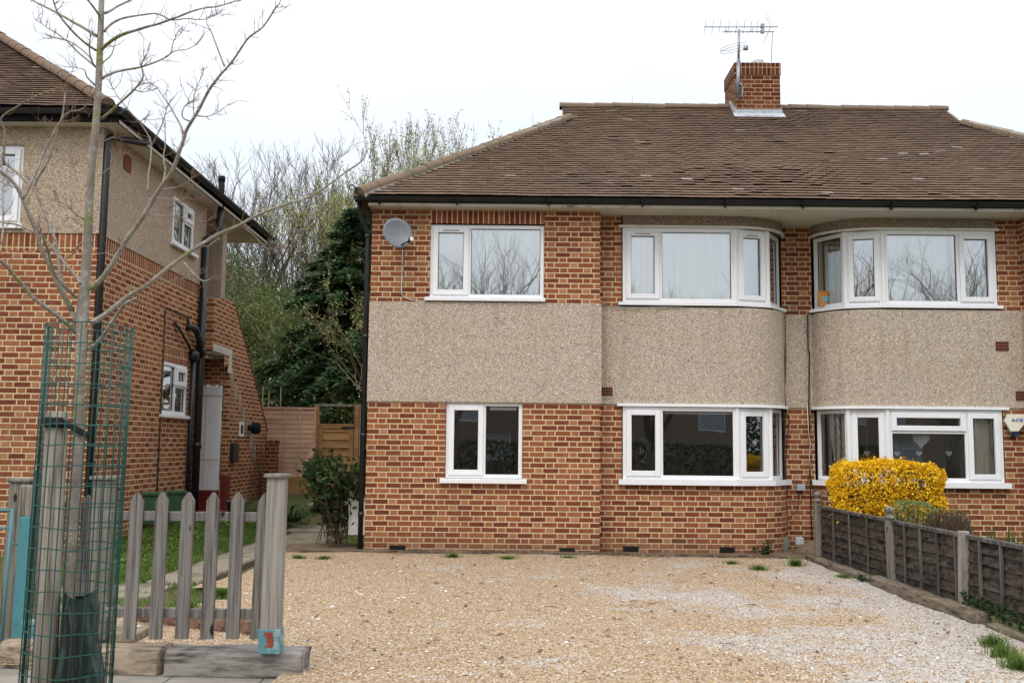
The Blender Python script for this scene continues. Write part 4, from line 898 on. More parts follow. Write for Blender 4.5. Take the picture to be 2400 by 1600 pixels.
for k in range(8):
    for j in range(4): pass
b.lathe([(.42, 0), (.34, .08), (.2, .16), (.08, .22), (.01, .24)], (4.38, 14.5, 0), 14); hp = b.build('cement_heap', M['soil'], None, True); tag(hp, 'brown heap of cement rubble at the end of the dark fence', 'rubble heap')
for v in hp.data.vertices: v.co += V(*(mnoise.noise(v.co*5+V(i, 3*i, i))*.06 for i in (1, 2, 3)))
# alarm box with lettering
t = empty('alarm_box', (7.25, 14.3, 1.9), 'cream angular alarm box with blue lettering beside the neighbouring window', 'alarm box')
Ya = 14.36
def Q(x, y, yy): return atY(x, y, yy)
hexp = [(2352, 986), (2359, 970), (2402, 970), (2409, 985), (2384, 1018), (2370, 1018)]
hexs = [(2356, 986), (2361, 972), (2402, 972), (2408, 985), (2387, 1010), (2369, 1010)]
b = MB(); bk_ = [Q(x, y, Ya+.0) for x, y in hexp][::-1]; fr_ = [Q(x, y, Ya-.085)for x, y in hexs][::-1]
b.face(fr_)
for i in range(6): j = (i+1) % 6; b.face([bk_[i], bk_[j], fr_[j], fr_[i]])
b.build('case', M['cream'], t, False, .006)
b = MB(); p, q = Q(2372, 1009, Ya-.08), Q(2390, 1023, Ya-.08); b.prism([V(p.x, Ya-.08, p.z), V(p.x+.03, Ya-.08, q.z), V(q.x-.03, Ya-.08, q.z), V(q.x, Ya-.08, p.z)], (0, .08, 0)); b.build('strobe', M['navy'], t, False, .006)
fc = bpy.data.curves.new('lettering', 'FONT'); fc.body = 'ACE'; fc.size = .056; fc.extrude = .001; fc.offset = .002; fc.space_character = 1.12
fo = bpy.data.objects.new('lettering', fc); col.objects.link(fo); bpy.context.view_layer.update()
me = bpy.data.meshes.new_from_object(fo); bpy.data.objects.remove(fo)
lt = bpy.data.objects.new('lettering', me); col.objects.link(lt); me.materials.append(M['blue_ink']); p = Q(2371, 987, Ya-.089)
lt.parent = t; lt.matrix_parent_inverse = Matrix.Translation(-t.location); lt.matrix_world = Matrix.Translation(p) @ Matrix.Rotation(math.pi/2, 4, 'X') @ Matrix.Scale(1.45, 4, V(1, 0, 0))
# white meter cupboard on the outer side wall
p, q = atY(828, 1166, 15.0), atY(846, 1248, 15.0); t = empty('meter_box', (p.x, 15, q.z), 'white meter box at the house corner behind the black downpipe', 'meter box')
b = MB(); b.box(p.x, XL-.005, 14.6, 15.1, q.z, p.z-.02); b.build('case', M['white_plastic'], t, False, .01); b = MB(); b.box(p.x-.012, XL-.004, 14.59, 15.11, p.z-.018, p.z); b.build('lid', M['white_plastic'], t, False, .006)

# curtains, blinds and ornaments seen through the glass
def drape(name, label, cat, x0, x1, y, z0, z1, m, amp=.03, wl=.12, gather=None, group=None, seed=1):
    b = MB(); n = int((x1-x0)/.02); r_ = random.Random(seed); ph = r_.uniform(0, 6); pts = []
    for i in range(n+1):
        s_ = i/n; row = []
        for j in range(9):
            tt = j/8; xx = x0+(x1-x0)*s_
            if gather: xx = x0+(x1-x0)*s_*1 + gather(s_, tt)
            row.append(V(xx, y+amp*math.sin(xx*6.28/wl+ph+.8*math.sin(xx*9))*(.7+.3*tt), z0+(z1-z0)*tt))
        pts.append(row)
    for i in range(n):
        for j in range(8): b.face([pts[i][j], pts[i+1][j], pts[i+1][j+1], pts[i][j+1]])
    o = b.build(name, m, None, True); return tag(o, label, cat, group)
NET = mat_simple('net_fabric', (.90, .97, .96), .95, scale=3, c2=(.74, .82, .82), spec=.05, thr=(.44, .60), stretch=(7, 7, .12)); M['net'] = NET  # darker vertical streaks in the fabric colour stand in for shaded folds
drape('net_curtain', 'white net curtain behind the window right of the satellite dish', 'curtain', X0+.03, X1-.03, 14.205, 3.6, 4.7, NET, .018, .15)
drape('net_curtain', 'patterned white net curtain across the first-floor bay window of the near half', 'curtain', 1.6, 3.2, 14.44, 3.6, 4.72, NET, .02, .17, seed=3)
drape('net_curtain', 'narrow white net in the angled light of the near first-floor bay', 'curtain', 3.24, 3.68, 14.62, 3.6, 4.72, NET, .015, .11, seed=4)
for sx_, sg in ((5.35, 1), (6.95, -1)):
    pass
drape('net_curtain', 'white swag net drawn to the left behind the tree reflections', 'curtain', 5.35, 5.95, 14.46, 3.6, 4.72, NET, .02, .1, gather=lambda s_, t_: .0+.35*t_*s_, group='swag nets of the neighbouring upper bay', seed=5)
drape('net_curtain', 'white swag net drawn to the right behind the tree reflections', 'curtain', 5.98, 6.35, 14.47, 3.6, 4.72, NET, .02, .1, gather=lambda s_, t_: -.35*t_*(1-s_), group='swag nets of the neighbouring upper bay', seed=6)
drape('net_curtain', 'plain white net behind the side casement over the alarm box', 'curtain', 6.4, 7.0, 14.45, 3.6, 4.72, NET, .015, .14, seed=7)
drape('curtain', 'beige curtain above the orange card in the upper bay', 'curtain', 4.62, 4.92, 14.98, 3.62, 4.72, M['curtain'], .02, .09)
drape('curtain', 'beige tied curtain at the left of the heart window', 'curtain', 4.66, 5.02, 14.86, 1.06, 2.1, M['curtain'], .022, .085, gather=lambda s_, t_: -.12*(t_)*(s_)+.1*(1-t_))
drape('curtain', 'beige curtain hanging at the right end of the heart window', 'curtain', 6.62, 6.92, 14.52, 1.06, 2.1, M['curtain'], .022, .085, gather=lambda s_, t_: .06*t_*(1-s_), seed=8)
for lab, (x0, x1, y, z0, z1) in (('white roller blind rolled up in the smaller ground-floor window', (X2+.62, X3-.09, 14.2, 2.0, 2.055)), ('white roller blind rolled up in the empty bay window', (2.16, 3.15, 14.46, 1.985, 2.035))):
    b = MB(); b.box(x0, x1, y-.03, y+.03, z0, z1); tag(b.build('roller_blind', M['upvc'], None, False, .01), lab, 'blind')
def heart(label, x, y, Y, h, group=None):
    c = atY(x, y, Y); P = []
    for i in range(28):
        th = 2*math.pi*i/28; P.append(c+V(.5*h*math.sin(th)**3, 0, (13*math.cos(th)-5*math.cos(2*th)-2*math.cos(3*th)-math.cos(4*th))/32*h))
    b = MB(); b.prism(P[::-1] if False else P, (0, .012, 0)); o = b.build('heart_ornament', M['white_plastic'], None); tag(o, label, 'ornament', group)
    t_ = MB()
    t_.tube([c+V(0, .006, h*.3), V(c.x, c.y+.006, 2.08)], .0015, 4); t_.build('string', M['white_plastic'], o)
heart('large white heart hanging in the middle of the big pane', 2159, 1030, 14.50, .25)
G_ = 'small hearts strung in the window'
heart('small pale heart alone in the narrow casement', 2032, 1062, 14.66, .09, G_); heart('small turned heart at the left end of the big pane', 2103, 1062, 14.52, .09, G_); heart('small pale heart just under the large white one', 2154, 1062, 14.52, .09, G_); heart('small pale heart at the right end of the big pane', 2224, 1062, 14.52, .09, G_)
t = empty('picture_card', (4.8, 14.85, 3.66), 'orange picture card leaning inside the upper bay window', 'card'); c = atY(1937, 700, 14.86); b = MB(); Mx = Matrix.Translation(c) @ Matrix.Rotation(R(-8), 4, 'Y'); b.box(-.12, .12, -.01, .01, -.1, .12, Mx); b.build('board', M['orange'], t); b = MB(); b.box(-.07, .08, -.014, -.0101, -.05, .04, Mx); b.build('panel', M['blue_card'], t)

# ================================================================== STREET TREE (branches surveyed from the photo, spread in depth)
TY = 4.95; PXM = FPX/TY
def cr_(pts, n=4):
    out = []
    for i in range(len(pts)-1):
        p0, p1, p2, p3 = pts[max(0, i-1)], pts[i], pts[i+1], pts[min(len(pts)-1, i+2)]
        for k in range(n):
            t = k/n; out.append(.5*((2*p1)+(p2-p0)*t+(2*p0-5*p1+4*p2-p3)*t*t+(3*p1-p0-3*p2+p3)*t**3))
    out.append(pts[-1]); return out
tree = empty('street_tree', (atY(150, 1600, TY).x, TY, 0), 'young bare street tree with lichen on its bark growing inside the wire guard', 'tree')
b = MB(); tp = [(140, 1720, 15.5), (155, 1500, 15), (164, 1360, 14.5), (172, 1188, 13.5), (182, 1073, 12.5), (187, 930, 11.5), (190, 800, 12.5), (194, 727, 14.5), (200, 660, 12), (207, 533, 10), (213, 412, 9.2), (224, 300, 8.6), (231, 194, 8), (235, 97, 7.4), (238, 0, 6.8), (240, -110, 6), (243, -240, 4)]
P3 = [atY(x, y, TY+.02*math.sin(i)) for i, (x, y, r) in enumerate(tp)]; sp_ = cr_(P3, 5); rr = [tp[0][2]]
rads = []
for i in range(len(tp)-1):
    for k in range(5): t_ = k/5; rads.append((tp[i][2]*(1-t_)+tp[i+1][2]*t_)/PXM)
rads.append(tp[-1][2]/PXM); rads = [r*(1+.08*mnoise.noise(V(i*.7, 1, 4))) for i, r in enumerate(rads)]
b.tube(sp_, rads, 12); b.build('trunk', M['bark'], tree, True)
Z1 = .4848
BR = [ # (list in zoom px, start radius, end radius (full px), depth sweep m)
 ([(440,1400),(520,1310),(600,1180),(690,1050),(760,930),(830,830),(880,700),(900,630),(950,550),(1010,440),(1060,370),(1110,310),(1190,200),(1270,130),(1350,20)], 8, 2, -.35),
 ([(440,1560),(520,1510),(620,1430),(720,1370),(830,1280),(960,1190),(1080,1120),(1170,1080),(1290,1020),(1400,980),(1500,950),(1610,878),(1715,802),(1760,768)], 8, 2, .5),
 ([(432,1684),(480,1640),(560,1528),(610,1465),(665,1440)], 6, 3, -.15),
 ([(370,1610),(300,1545),(170,1448),(110,1380),(40,1290),(-20,1240),(-90,1190)], 6.5, 4, -.3),
 ([(370,1560),(310,1430),(290,1290),(250,1110),(200,990),(160,910),(90,840),(30,790),(0,740),(-60,690)], 6.5, 3, .25),
 ([(350,1510),(260,1330),(200,1200),(150,1060),(100,950),(60,880),(0,820),(-60,740)], 7.5, 3.5, -.25),
 ([(370,1440),(330,1395),(270,1330),(230,1200),(200,1130)], 4.5, 2.5, -.3),
 ([(392,1370),(330,1290),(270,1220),(210,1150),(140,1110),(70,1085),(0,1075),(-50,1060)], 4.5, 2, .3),
 ([(110,960),(170,840),(220,720),(270,620),(298,575),(310,500),(318,440)], 4.5, 1.6, .1),
 ([(170,900),(185,860),(240,760),(285,610),(330,545),(385,530),(430,500)], 4, 1.2, -.1),
 ([(20,800),(25,690),(20,620),(8,570),(100,500),(200,450),(280,425)], 3.5, 1.2, -.2),
 ([(415,900),(370,860),(358,800)], 2.2, 1, .1), ([(410,1060),(370,1040),(320,990),(260,970)], 2.6, 1, -.15), ([(452,1165),(390,1180),(340,1240),(290,1260)], 3, 1.2, .2),
 ([(492,238),(560,185),(640,150),(740,125),(860,80),(960,45),(1060,30),(1150,5)], 5.5, 1.5, -.3),
 ([(505,155),(560,100),(640,80),(750,68),(830,95),(900,90),(980,95),(1030,78)], 3.6, 1.2, .3),
 ([(490,385),(560,350),(680,325),(760,295),(820,262),(835,210),(850,170)], 3.8, 1.3, .25),
 ([(800,275),(850,245),(905,238),(955,215)], 2, .9, .1),
 ([(490,575),(580,500),(650,430),(690,375),(682,310),(705,270)], 3.8, 1.3, -.3), ([(650,435),(690,445),(732,425)], 1.8, .8, .1),
 ([(468,175),(380,120),(290,70),(190,20),(120,-20)], 4.8, 2, .3), ([(466,245),(400,200),(330,130),(290,80),(262,20),(250,-30)], 3.6, 1.6, -.25),
 ([(464,325),(400,270),(300,180),(240,140),(165,92)], 3.4, 1, .2), ([(455,320),(430,255),(436,185)], 2.8, 1.6, -.1), ([(445,290),(380,225),(300,190),(260,178)], 2.4, 1, .1),
 ([(462,418),(420,370),(405,335),(345,325)], 2.4, .8, -.15), ([(505,65),(560,35),(635,-5),(700,-60)], 4, 2, .2), ([(480,75),(440,20),(405,-20)], 3.4, 2, -.2), ([(495,310),(540,260),(560,200)], 2.2, 1.2, .15),
 ([(720,965),(800,963),(870,970),(912,952)], 2.4, 1.1, .05), ([(770,922),(850,905),(900,885),(932,855)], 2.4, 1, -.1), ([(785,890),(800,825),(790,760),(800,700),(800,600)], 3, 1.2, .1),
 ([(885,645),(850,560),(800,490),(745,412),(705,405)], 2.8, 1, .15), ([(930,590),(880,570),(888,520),(920,490)], 2.2, 1, -.1), ([(935,580),(938,460),(965,390)], 2.4, 1.2, .1),
 ([(1085,320),(1050,230),(1025,160),(1000,115),(1010,85),(1045,70)], 2.8, 1, .1), ([(945,560),(1000,565),(1050,545)], 2, .8, -.05),
 ([(712,930),(720,830),(730,740),(722,665),(670,590),(600,510),(570,465),(540,405)], 3, 1, .2), ([(730,710),(770,640),(795,570),(805,520)], 2, 1, -.1), ([(670,590),(700,578)], 1.5, 1, 0),
 ([(1165,1085),(1220,1130),(1270,1190),(1310,1205)], 2.6, 1.2, .1), ([(890,1270),(945,1330),(990,1360),(1035,1340)], 2.6, 1.2, -.1), ([(960,1190),(1010,1190),(1060,1150)], 2, 1, .1),
 ([(470,855),(520,820),(580,775)], 1.6, .8, .05), ([(490,690),(530,672),(560,660)], 1.6, .8, .05), ([(465,1228),(520,1222),(575,1195)], 1.6, .8, -.1), ([(600,1395),(700,1390),(800,1365),(910,1340)], 1.6, .7, -.2),
 ([(715,1040),(800,1045),(900,1055),(985,1070)], 1.8, .8, .15), ([(705,1030),(760,1018),(810,1012)], 1.6, .8, -.05), ([(20,1040),(15,900),(20,850)], 2, 1, .1), ([(5,1180),(18,1080),(12,950)], 3, 2, .1), ([(270,1110),(320,1050),(370,1075)], 2, 1, .1)]
tw = MB(); rs = random.Random(21); ends = []
for pts, r0, r1, dy in BR:
    n = len(pts); y0 = TY
    # branches that spring from another branch start at that branch's depth
    P_ = [(x*Z1, y*Z1) for x, y in pts]
    for q, d0 in ends:
        dd = min((math.hypot(P_[0][0]-a, P_[0][1]-c_), dpt) for (a, c_, dpt) in q)
        if dd[0] < 9 and not (abs(P_[0][0]-(190+48*(1-P_[0][1]/800))) < 18): y0 = dd[1]; break
    L_ = [0]
    for i in range(1, n): L_.append(L_[-1]+math.hypot(P_[i][0]-P_[i-1][0], P_[i][1]-P_[i-1][1]))
    dep = [y0+dy*(l/L_[-1]) for l in L_]
    pts3 = [atY(x, y, d) for (x, y), d in zip(P_, dep)]; c3 = cr_(pts3, 4); m_ = len(c3)
    c3 = [p+V(*(mnoise.noise(p*9+V(k*5, 0, 0))*.006 for k in range(3))) if 0 < i < m_-1 else p for i, p in enumerate(c3)]
    rad = [(r0+(r1-r0)*(i/(m_-1))**.8)*.88/PXM*(1+.15*mnoise.noise(V(i*.9, n, r0))) for i in range(m_)]
    bb = MB(); bb.tube(c3, rad, 8 if r0 > 3 else 6); bb.build('branch', M['bark'], tree, True)
    ends.append(([(x, y, d) for (x, y), d in zip(P_, dep)] + [((P_[i][0]+P_[i+1][0])/2, (P_[i][1]+P_[i+1][1])/2, (dep[i]+dep[i+1])/2) for i in range(n-1)], dy))
    def spur(p, d, L, r, lev):
        q = [p]; dd = d.normalized()
        for i in range(4): dd = (dd+V(rs.gauss(0, .16), rs.gauss(0, .16), rs.gauss(.07, .16))).normalized(); q.append(q[-1]+dd*L/4)
        tw.tube(q, [r, r*.85, r*.7, r*.55, r*.4], 4)
        if lev:
            for k in range(rs.randint(2, 3)): s_ = q[rs.randint(1, 4)]; spur(s_, (dd+V(rs.gauss(0, .7), rs.gauss(0, .5), rs.gauss(.2, .5))), L*rs.uniform(.4, .75), r*.65, lev-1)
    dirE = c3[-1]-c3[-3]
    if P_[-1][0] > -10 and P_[-1][1] > -10:
        for k in range(4): spur(c3[-1-rs.randint(0, 2)], dirE.normalized()+V(rs.gauss(0, .55), rs.gauss(0, .4), rs.gauss(.25, .5)), rs.uniform(.05, .12), .0018, 1)
    ns_ = int(L_[-1]/30)
    for k in range(ns_):
        i = rs.randint(m_//3, m_-2); t_ = (c3[i+1]-c3[i]).normalized(); sd = t_.cross(V(0, -1, 0)).normalized()*rs.choice((-1, 1))
        spur(c3[i], t_*.5+sd+V(0, rs.gauss(0, .5), .35), rs.uniform(.03, .11), .0019, rs.choice((0, 1, 1)))
tw.build('twigs', M['twig'], tree, True)
# ---- wire guard, stake, strap, watering bag
gt, gb = atY(211, 766, TY), atY(152, 1640, TY); gb2 = gb+(gb-gt)*.12
b = MB(); GR = .205; NV = 28; axg = (gb2-gt); Lg = axg.length; axg.normalize(); e1 = axg.orthogonal().normalized(); e1 = V(1, 0, 0)-axg*axg.x; e1.normalize(); e2 = axg.cross(e1)
def gp(th, s_): k = 1+.05*math.sin(2*th+.6); return gt+axg*s_+(e1*math.cos(th)+e2*math.sin(th))*GR*(k+.012*s_)
for k in range(NV): th = 2*math.pi*k/NV; b.tube([gp(th, s_) for s_ in (0, Lg*.33, Lg*.66, Lg)], .0031, 5)
s_ = 0
while s_ < Lg: b.tube([gp(2*math.pi*k/32, s_+.004*math.sin(k*.8+s_*9)) for k in range(33)], .0031, 5, False); s_ += .098
for k in (.02, .055, .09): b.tube([gp(math.pi+k, q) for q in (0, Lg*.5, Lg)], .0031, 5)
tag(b.build('tree_guard', M['green_wire'], None, True), 'tall leaning cylinder of green welded wire round the street tree', 'tree guard')
t = empty('tree_stake', (atY(110, 1600, TY+.02).x, TY, 0), 'rough timber stake with a black strap inside the wire guard', 'stake')
b = MB(); sp0, sp1 = atY(134, 966, TY-.02), atY(104, 1600, TY-.04); sp1 = sp1+(sp1-sp0)*.25; ax_ = (sp1-sp0).normalized()
b.tube([sp0, sp0*.5+sp1*.5, sp1], [.052, .055, .056], 14); b.build('post', M['stake'], t, True)
b = MB(); c0 = sp0+ax_*.045; b.tube([c0, c0+ax_*.03], .057, 14)
b.hexa([c0+V(x, y, z) for z in (-.02, .02) for y in (-.07, -.058) for x in (-.05, .06)])
b.bar(c0+V(.05, -.05, .0), c0+V(.17, -.02, -.07), .016, .03); b.build('strap', M['rubber'], t, False, .004)
b = MB(); rs = random.Random(4); nn = 40; rows = 16
tpx = [(150, 1392), (220, 1386)]; bot = [(128, 1640), (238, 1640)]
for j in range(rows+1):
    q = j/rows; l = atY(150-22*q, 1396+245*q, TY-.02); r_ = atY(222+16*q, 1386+255*q, TY-.02); c_ = (l+r_)/2; w_ = (r_-l).length/2
    for k in range(nn):
        th = 2*math.pi*k/nn; rad_ = 1+.09*math.sin(3*th+q*2)+.16*mnoise.noise(V(math.cos(th)*2, math.sin(th)*2, q*3.2))-.22*math.exp(-((th-4.5-.25*q)/.16)**2)
        b.v.append((c_.x+w_*math.cos(th)*rad_, c_.y-.0+w_*.75*math.sin(th)*rad_, c_.z+.018*math.sin(th*2+1)*(1-q)))
for j in range(rows):
    for k in range(nn): k2 = (k+1) % nn; b.f.append(((j+1)*nn+k, (j+1)*nn+k2, j*nn+k2, j*nn+k)); b.uv.append(None); b.mi.append(0)
wb = b.build('watering_bag', M['bag'], None, True); tag(wb, 'dark green plastic watering bag wrapped round the tree foot', 'watering bag')
sm = wb.modifiers.new('sub', 'SUBSURF'); sm.levels = 1; sm.render_levels = 2
b = MB(); p0, p1, p2, p3 = (atY(x, y, TY-.14) for x, y in ((163, 1420), (168, 1490), (176, 1560), (181, 1640))); b.tube([p0, p1, p2, p3], [.003, .008, .012, .012], 5); b.build('seam', M['black'], wb, True)

# ================================================================== FRONT PICKET FENCE AND SLEEPERS
def sleeper(label, a, c, wid, h, m, seed, taper=1.0, z0=0, group=None):
    a, c = V(*a), V(*c); b = MB(); d = (c-a); L = d.length; d.normalize(); sd = V(-d.y, d.x, 0); n = 26; prof = [(-.5, 0), (-.5, .78), (-.44, .95), (-.3, 1), (0, 1.0), (.3, 1), (.45, .94), (.5, .75), (.5, 0)]; K = len(prof)
    for i in range(n+1):
        s_ = L*i/n
        for k, (u, v) in enumerate(prof):
            nz_ = mnoise.noise(V(s_*3+seed, u*3, v*3))*.012 + mnoise.noise(V(s_*12+seed, u*9, v*9))*.005; e = mnoise.noise(V(u*3, v*3, seed+i*.0))*.02*(1 if i in (0, n) else 0)
            p = a+d*(s_+e)+sd*(u*wid+nz_)+V(0, 0, z0+v*h+nz_*(v > .1)); b.v.append(tuple(p))
    for i in range(n):
        for k in range(K-1): b.f.append((i*K+k, (i+1)*K+k, (i+1)*K+k+1, i*K+k+1)[::-1]); b.uv.append(None); b.mi.append(0)
    b.f.append(tuple(range(K))[::-1]); b.f.append(tuple(n*K+k for k in range(K))); b.uv += [None]*2; b.mi += [0]*2
    return tag(b.build('timber_sleeper', m, None, True), label, 'sleeper', group)
GS = 'timber sleepers along the pavement'
sA = atZ(706, 1590, 0); sB = atZ(386, 1583, 0); sC = atZ(375, 1582, 0); sD = atZ(2, 1562, 0); off = V(0, .13, 0)
SLH = .165
sleeper('silver grey cracked sleeper carrying the gatepost, rounded at its end', sB+off, sA+off, .25, SLH, M['sleeper_grey'], 3)
sleeper('brown sawn sleeper between the tree guard and the grey sleeper', atZ(200, 1578, 0)+off, sC+off+V(-.01, 0, 0), .26, SLH, M['sleeper'], 8)
sleeper('short brown sleeper end left of the tree guard', sD+off, atZ(190, 1575, 0)+off, .25, SLH, M['sleeper'], 15)
b = MB(); p, q = atY(258, 1480, 6.98), atY(334, 1500, 6.98); b.box(p.x-.15, q.x, 6.86, 7.12, SLH-.005, SLH+.06); tag(b.build('timber_offcut', M['sleeper'], None, False, .012), 'thick timber offcut lying on the brown sleeper under the first picket', 'offcut')
sleeper('rotten reddish log lying on the gravel behind the picket fence', atZ(310, 1470, .0)+V(0, .2, 0), atZ(600, 1508, .0)+V(0, .25, 0), .16, .14, M['log'], 31)
# picket fence
FYp = atZ(640, 1530, SLH).y; FY = FYp
fence = empty('picket_fence', (atY(640, 1500, FY).x, FY, SLH), 'weathered grey picket fence with a tall capped gatepost at the drive edge', 'fence')
def post(parent, xl, xr, yt, yb, Y, m, cap=True, depth=None, capm=None, teal=None, tilt=None):
    b = MB(); tl, tr, bl, br = atY(xl[0], yt, Y), atY(xr[0], yt, Y), atY(xl[1], yb, Y), atY(xr[1], yb, Y); dp = depth or (tr.x-tl.x); zt = (tl.z+tr.z)/2; zb = (bl.z+br.z)/2
    for p in (tl, tr): p.z = zt
    for p in (bl, br): p.z = zb
    b.hexa([bl, br, bl+V(0, dp, 0), br+V(0, dp, 0), tl, tr, tl+V(0, dp, 0), tr+V(0, dp, 0)]); o = b.build('post', m, parent, False, .008)
    if cap:
        b = MB(); e = .018; x0, x1 = tl.x-e, tr.x+e; z = zt-.004
        b.box(x0, x1, Y-e, Y+dp+e, z, z+.022); zz = z+.022; q = [V(x0+.008, Y-e+.008, zz), V(x1-.008, Y-e+.008, zz), V(x1-.008, Y+dp+e-.008, zz), V(x0+.008, Y+dp+e-.008, zz)]; ap = V((x0+x1)/2, Y+dp/2, zz+.004)
        for i in range(4): b.face([q[i], q[(i+1) % 4], ap])
        b.build('post_cap', capm or m, o, False, .003)
    return o, (tl, tr, bl, br, dp)
gpo, (tl, tr, bl, br, dp) = post(fence, (626, 606), (667, 652), 1117, 1531, FY, M['post_wood'], capm=M['old_wood'], depth=.115)
b = MB(); p, q = atY(606, 1474, FY), atY(653, 1530, FY); b.box(bl.x-.006, br.x+.006, FY-.007, FY+dp+.006, SLH-.005, p.z); o = b.build('metal_foot', M['teal_old'], gpo, False, .004)
b = MB(); p, q = atY(620, 1480, FY), atY(641, 1516, FY)
for (u0, u1, v0, v1) in ((.0, .9, .72, 1), (.25, 1, .3, .73), (.1, .95, 0, .14), (.45, 1, .12, .32)): b.box(p.x+(q.x-p.x)*u0, p.x+(q.x-p.x)*u1, FY-.0085, FY-.0068, q.z+(p.z-q.z)*v0, q.z+(p.z-q.z)*v1)
b.build('bare_rust', M['red_flake'], o)
PK = [(322, 1154, 300.6, 1497), (380.5, 1153.5, 362.8, 1497.5), (442, 1153.5, 424.5, 1497), (500, 1153.5, 483.5, 1497), (557.5, 1153.5, 544, 1497), (621, 1156, 600, 1497)]
def picket(parent, xt, yt, xb, yb, Y, w=.084, m='grey_wood', rs=random):
    t_, b_ = atY(xt, yt, Y), atY(xb, yb, Y); h = w/2; z1 = t_.z-.055; k = (t_-b_)/(t_.z-b_.z); s_ = lambda z: b_+k*(z-b_.z); th = .02
    poly = [s_(b_.z)+V(-h, 0, 0), s_(b_.z)+V(h, 0, 0), s_(z1)+V(h, 0, 0), t_+V(.008, 0, 0), t_+V(-.008, 0, 0), s_(z1)+V(-h, 0, 0)]
    b = MB(); b.prism(poly, (0, th, 0)); return b.build('picket', M[m], parent, False, .003)
for i, p in enumerate(PK): picket(fence, *p, FY+.02+.004*math.sin(i*3))
for (ya, yb_) in ((1200, 1219.5), (1427.5, 1446)):
    b = MB(); p, q = atY(606, ya, FY+.045), atY(272, yb_, FY+.045); z0, z1 = q.z, p.z; zz = (atY(440, (ya+yb_)/2, FY+.045)).z; b.box(atY(240, ya, FY).x, br.x-.02, FY+.043, FY+.083, zz-.03, zz+.03); b.build('rail', M['grey_wood'], fence, False, .004)
post(fence, (218, 200), (262, 248), 1122, 1500, FY+.25, M['old_wood'], depth=.11)
# second run of pickets behind the guard, turning away towards the neighbour's path
f2 = empty('picket_fence', (atY(240, 1450, 7.6).x, 7.7, 0), 'short grey picket gate leaf behind the tree guard, partly hidden by it', 'fence')
for (xt, xb) in ((205, 186), (232, 214), (258, 243)): picket(f2, xt, 1160, xb, 1478, 7.75)
for yy in (1208, 1432): b = MB(); p = atY(225, yy, 7.78); b.box(atY(170, yy, 7.78).x, atY(285, yy, 7.78).x, 7.772, 7.81, p.z-.03, p.z+.03); b.build('rail', M['grey_wood'], f2, False, .004)
for lab, a in (('weathered post with a worn flat cap behind the teal gate', ((22, -12), (70, 34), 1127, 1530, 7.5, M['old_wood'])), ('thin capped grey post hugging the left side of the wire guard', ((77, 48), (106, 78), 1108, 1530, 7.35, M['old_wood'])), ):
    t = empty('fence_post', (atY((a[0][1]+a[1][1])/2, 1530, a[4]).x, a[4], 0), lab, 'fence post'); post(t, *a)
t = empty('metal_gate', (atY(40, 1520, 7.0).x, 7.0, 0), 'teal painted tubular metal gate with a square hinge post', 'gate')
b = MB(); tl, tr, bl, br = atY(44, 1211, 6.98), atY(70, 1211, 6.98), atY(24, 1515, 6.98), atY(52, 1515, 6.98); dd = V(0, .07, 0); zb = min(bl.z, br.z); b.hexa([bl, br, bl+dd, br+dd, tl, tr, tl+dd, tr+dd]); b.build('hinge_post', M['teal'], t, False, .004)
b = MB(); tl, tr = atY(46, 1137, 7.02), atY(72, 1137, 7.02); bl, br = atY(41, 1212, 7.02), atY(67, 1212, 7.02); b.hexa([bl, br, bl+dd*.8, br+dd*.8, tl, tr, tl+dd*.8, tr+dd*.8]); b.build('timber_core', M['stake'], t, False, .01)
b = MB(); b.tube([atY(-60, 1195, 6.95), atY(31, 1195, 6.95)], .009, 8); b.tube([atY(-60, 1237, 6.95), atY(25, 1237, 6.95)], .007, 8); b.tube([atY(-70, 1475, 6.95), atY(6, 1475, 6.95)], .008, 8)
b.tube([atY(29, 1193, 6.95), atY(3, 1520, 6.95)], .010, 8); b.tube([atY(-6, 1237, 6.95), atY(-34, 1475, 6.95)], .006, 8); b.tube([atY(24, 1272, 6.95), atY(42, 1276, 6.99)], .006, 6); b.build('frame', M['teal'], t, True)
b = MB(); p, q = atY(50, 1455, 6.96), atY(75, 1525, 6.96); b.box(p.x, q.x, 6.96, 7.05, 0, p.z); tag(b.build('post_foot', M['teal_old'], None, False, .004), 'flaking teal metal post foot beside the wire guard', 'post foot')

# ================================================================== DARK PANEL FENCE ON THE PARTY LINE
df = empty('panel_fence', (4.2, 10.5, 0), 'low dark lapped panel fence with grey posts running from the bay to the street', 'fence')
FXp = 4.17; ycuts = [13.75, 11.15, 9.42, 7.35]; tops = .74
def fz(y): return .04+.05*smooth(12, 8.5, y)
def fpost(y, ball, m, h=.78, lean=(0, 0)):
    z = fz(y)-.1; LM = Matrix.Translation((FXp, y, z)) @ Matrix(((1, 0, lean[0], 0), (0, 1, lean[1], 0), (0, 0, 1, 0), (0, 0, 0, 1))) @ Matrix.Translation((-FXp, -y, -z))
    b = MB(); b.box(FXp-.065, FXp+.02, y-.036, y+.036, z, h, LM); o = b.build('post', m, df, False, .008)
    if ball: b = MB(); b.lathe([(.058, h-.01), (.062, h+.0), (.058, h+.02), (.028, h+.03), (.026, h+.045), (.045, h+.06), (.053, h+.085), (.045, h+.112), (.015, h+.13)], (FXp-.022+lean[0]*(h-z), y+lean[1]*(h-z), 0), 14); b.build('ball_finial', m, o, True)
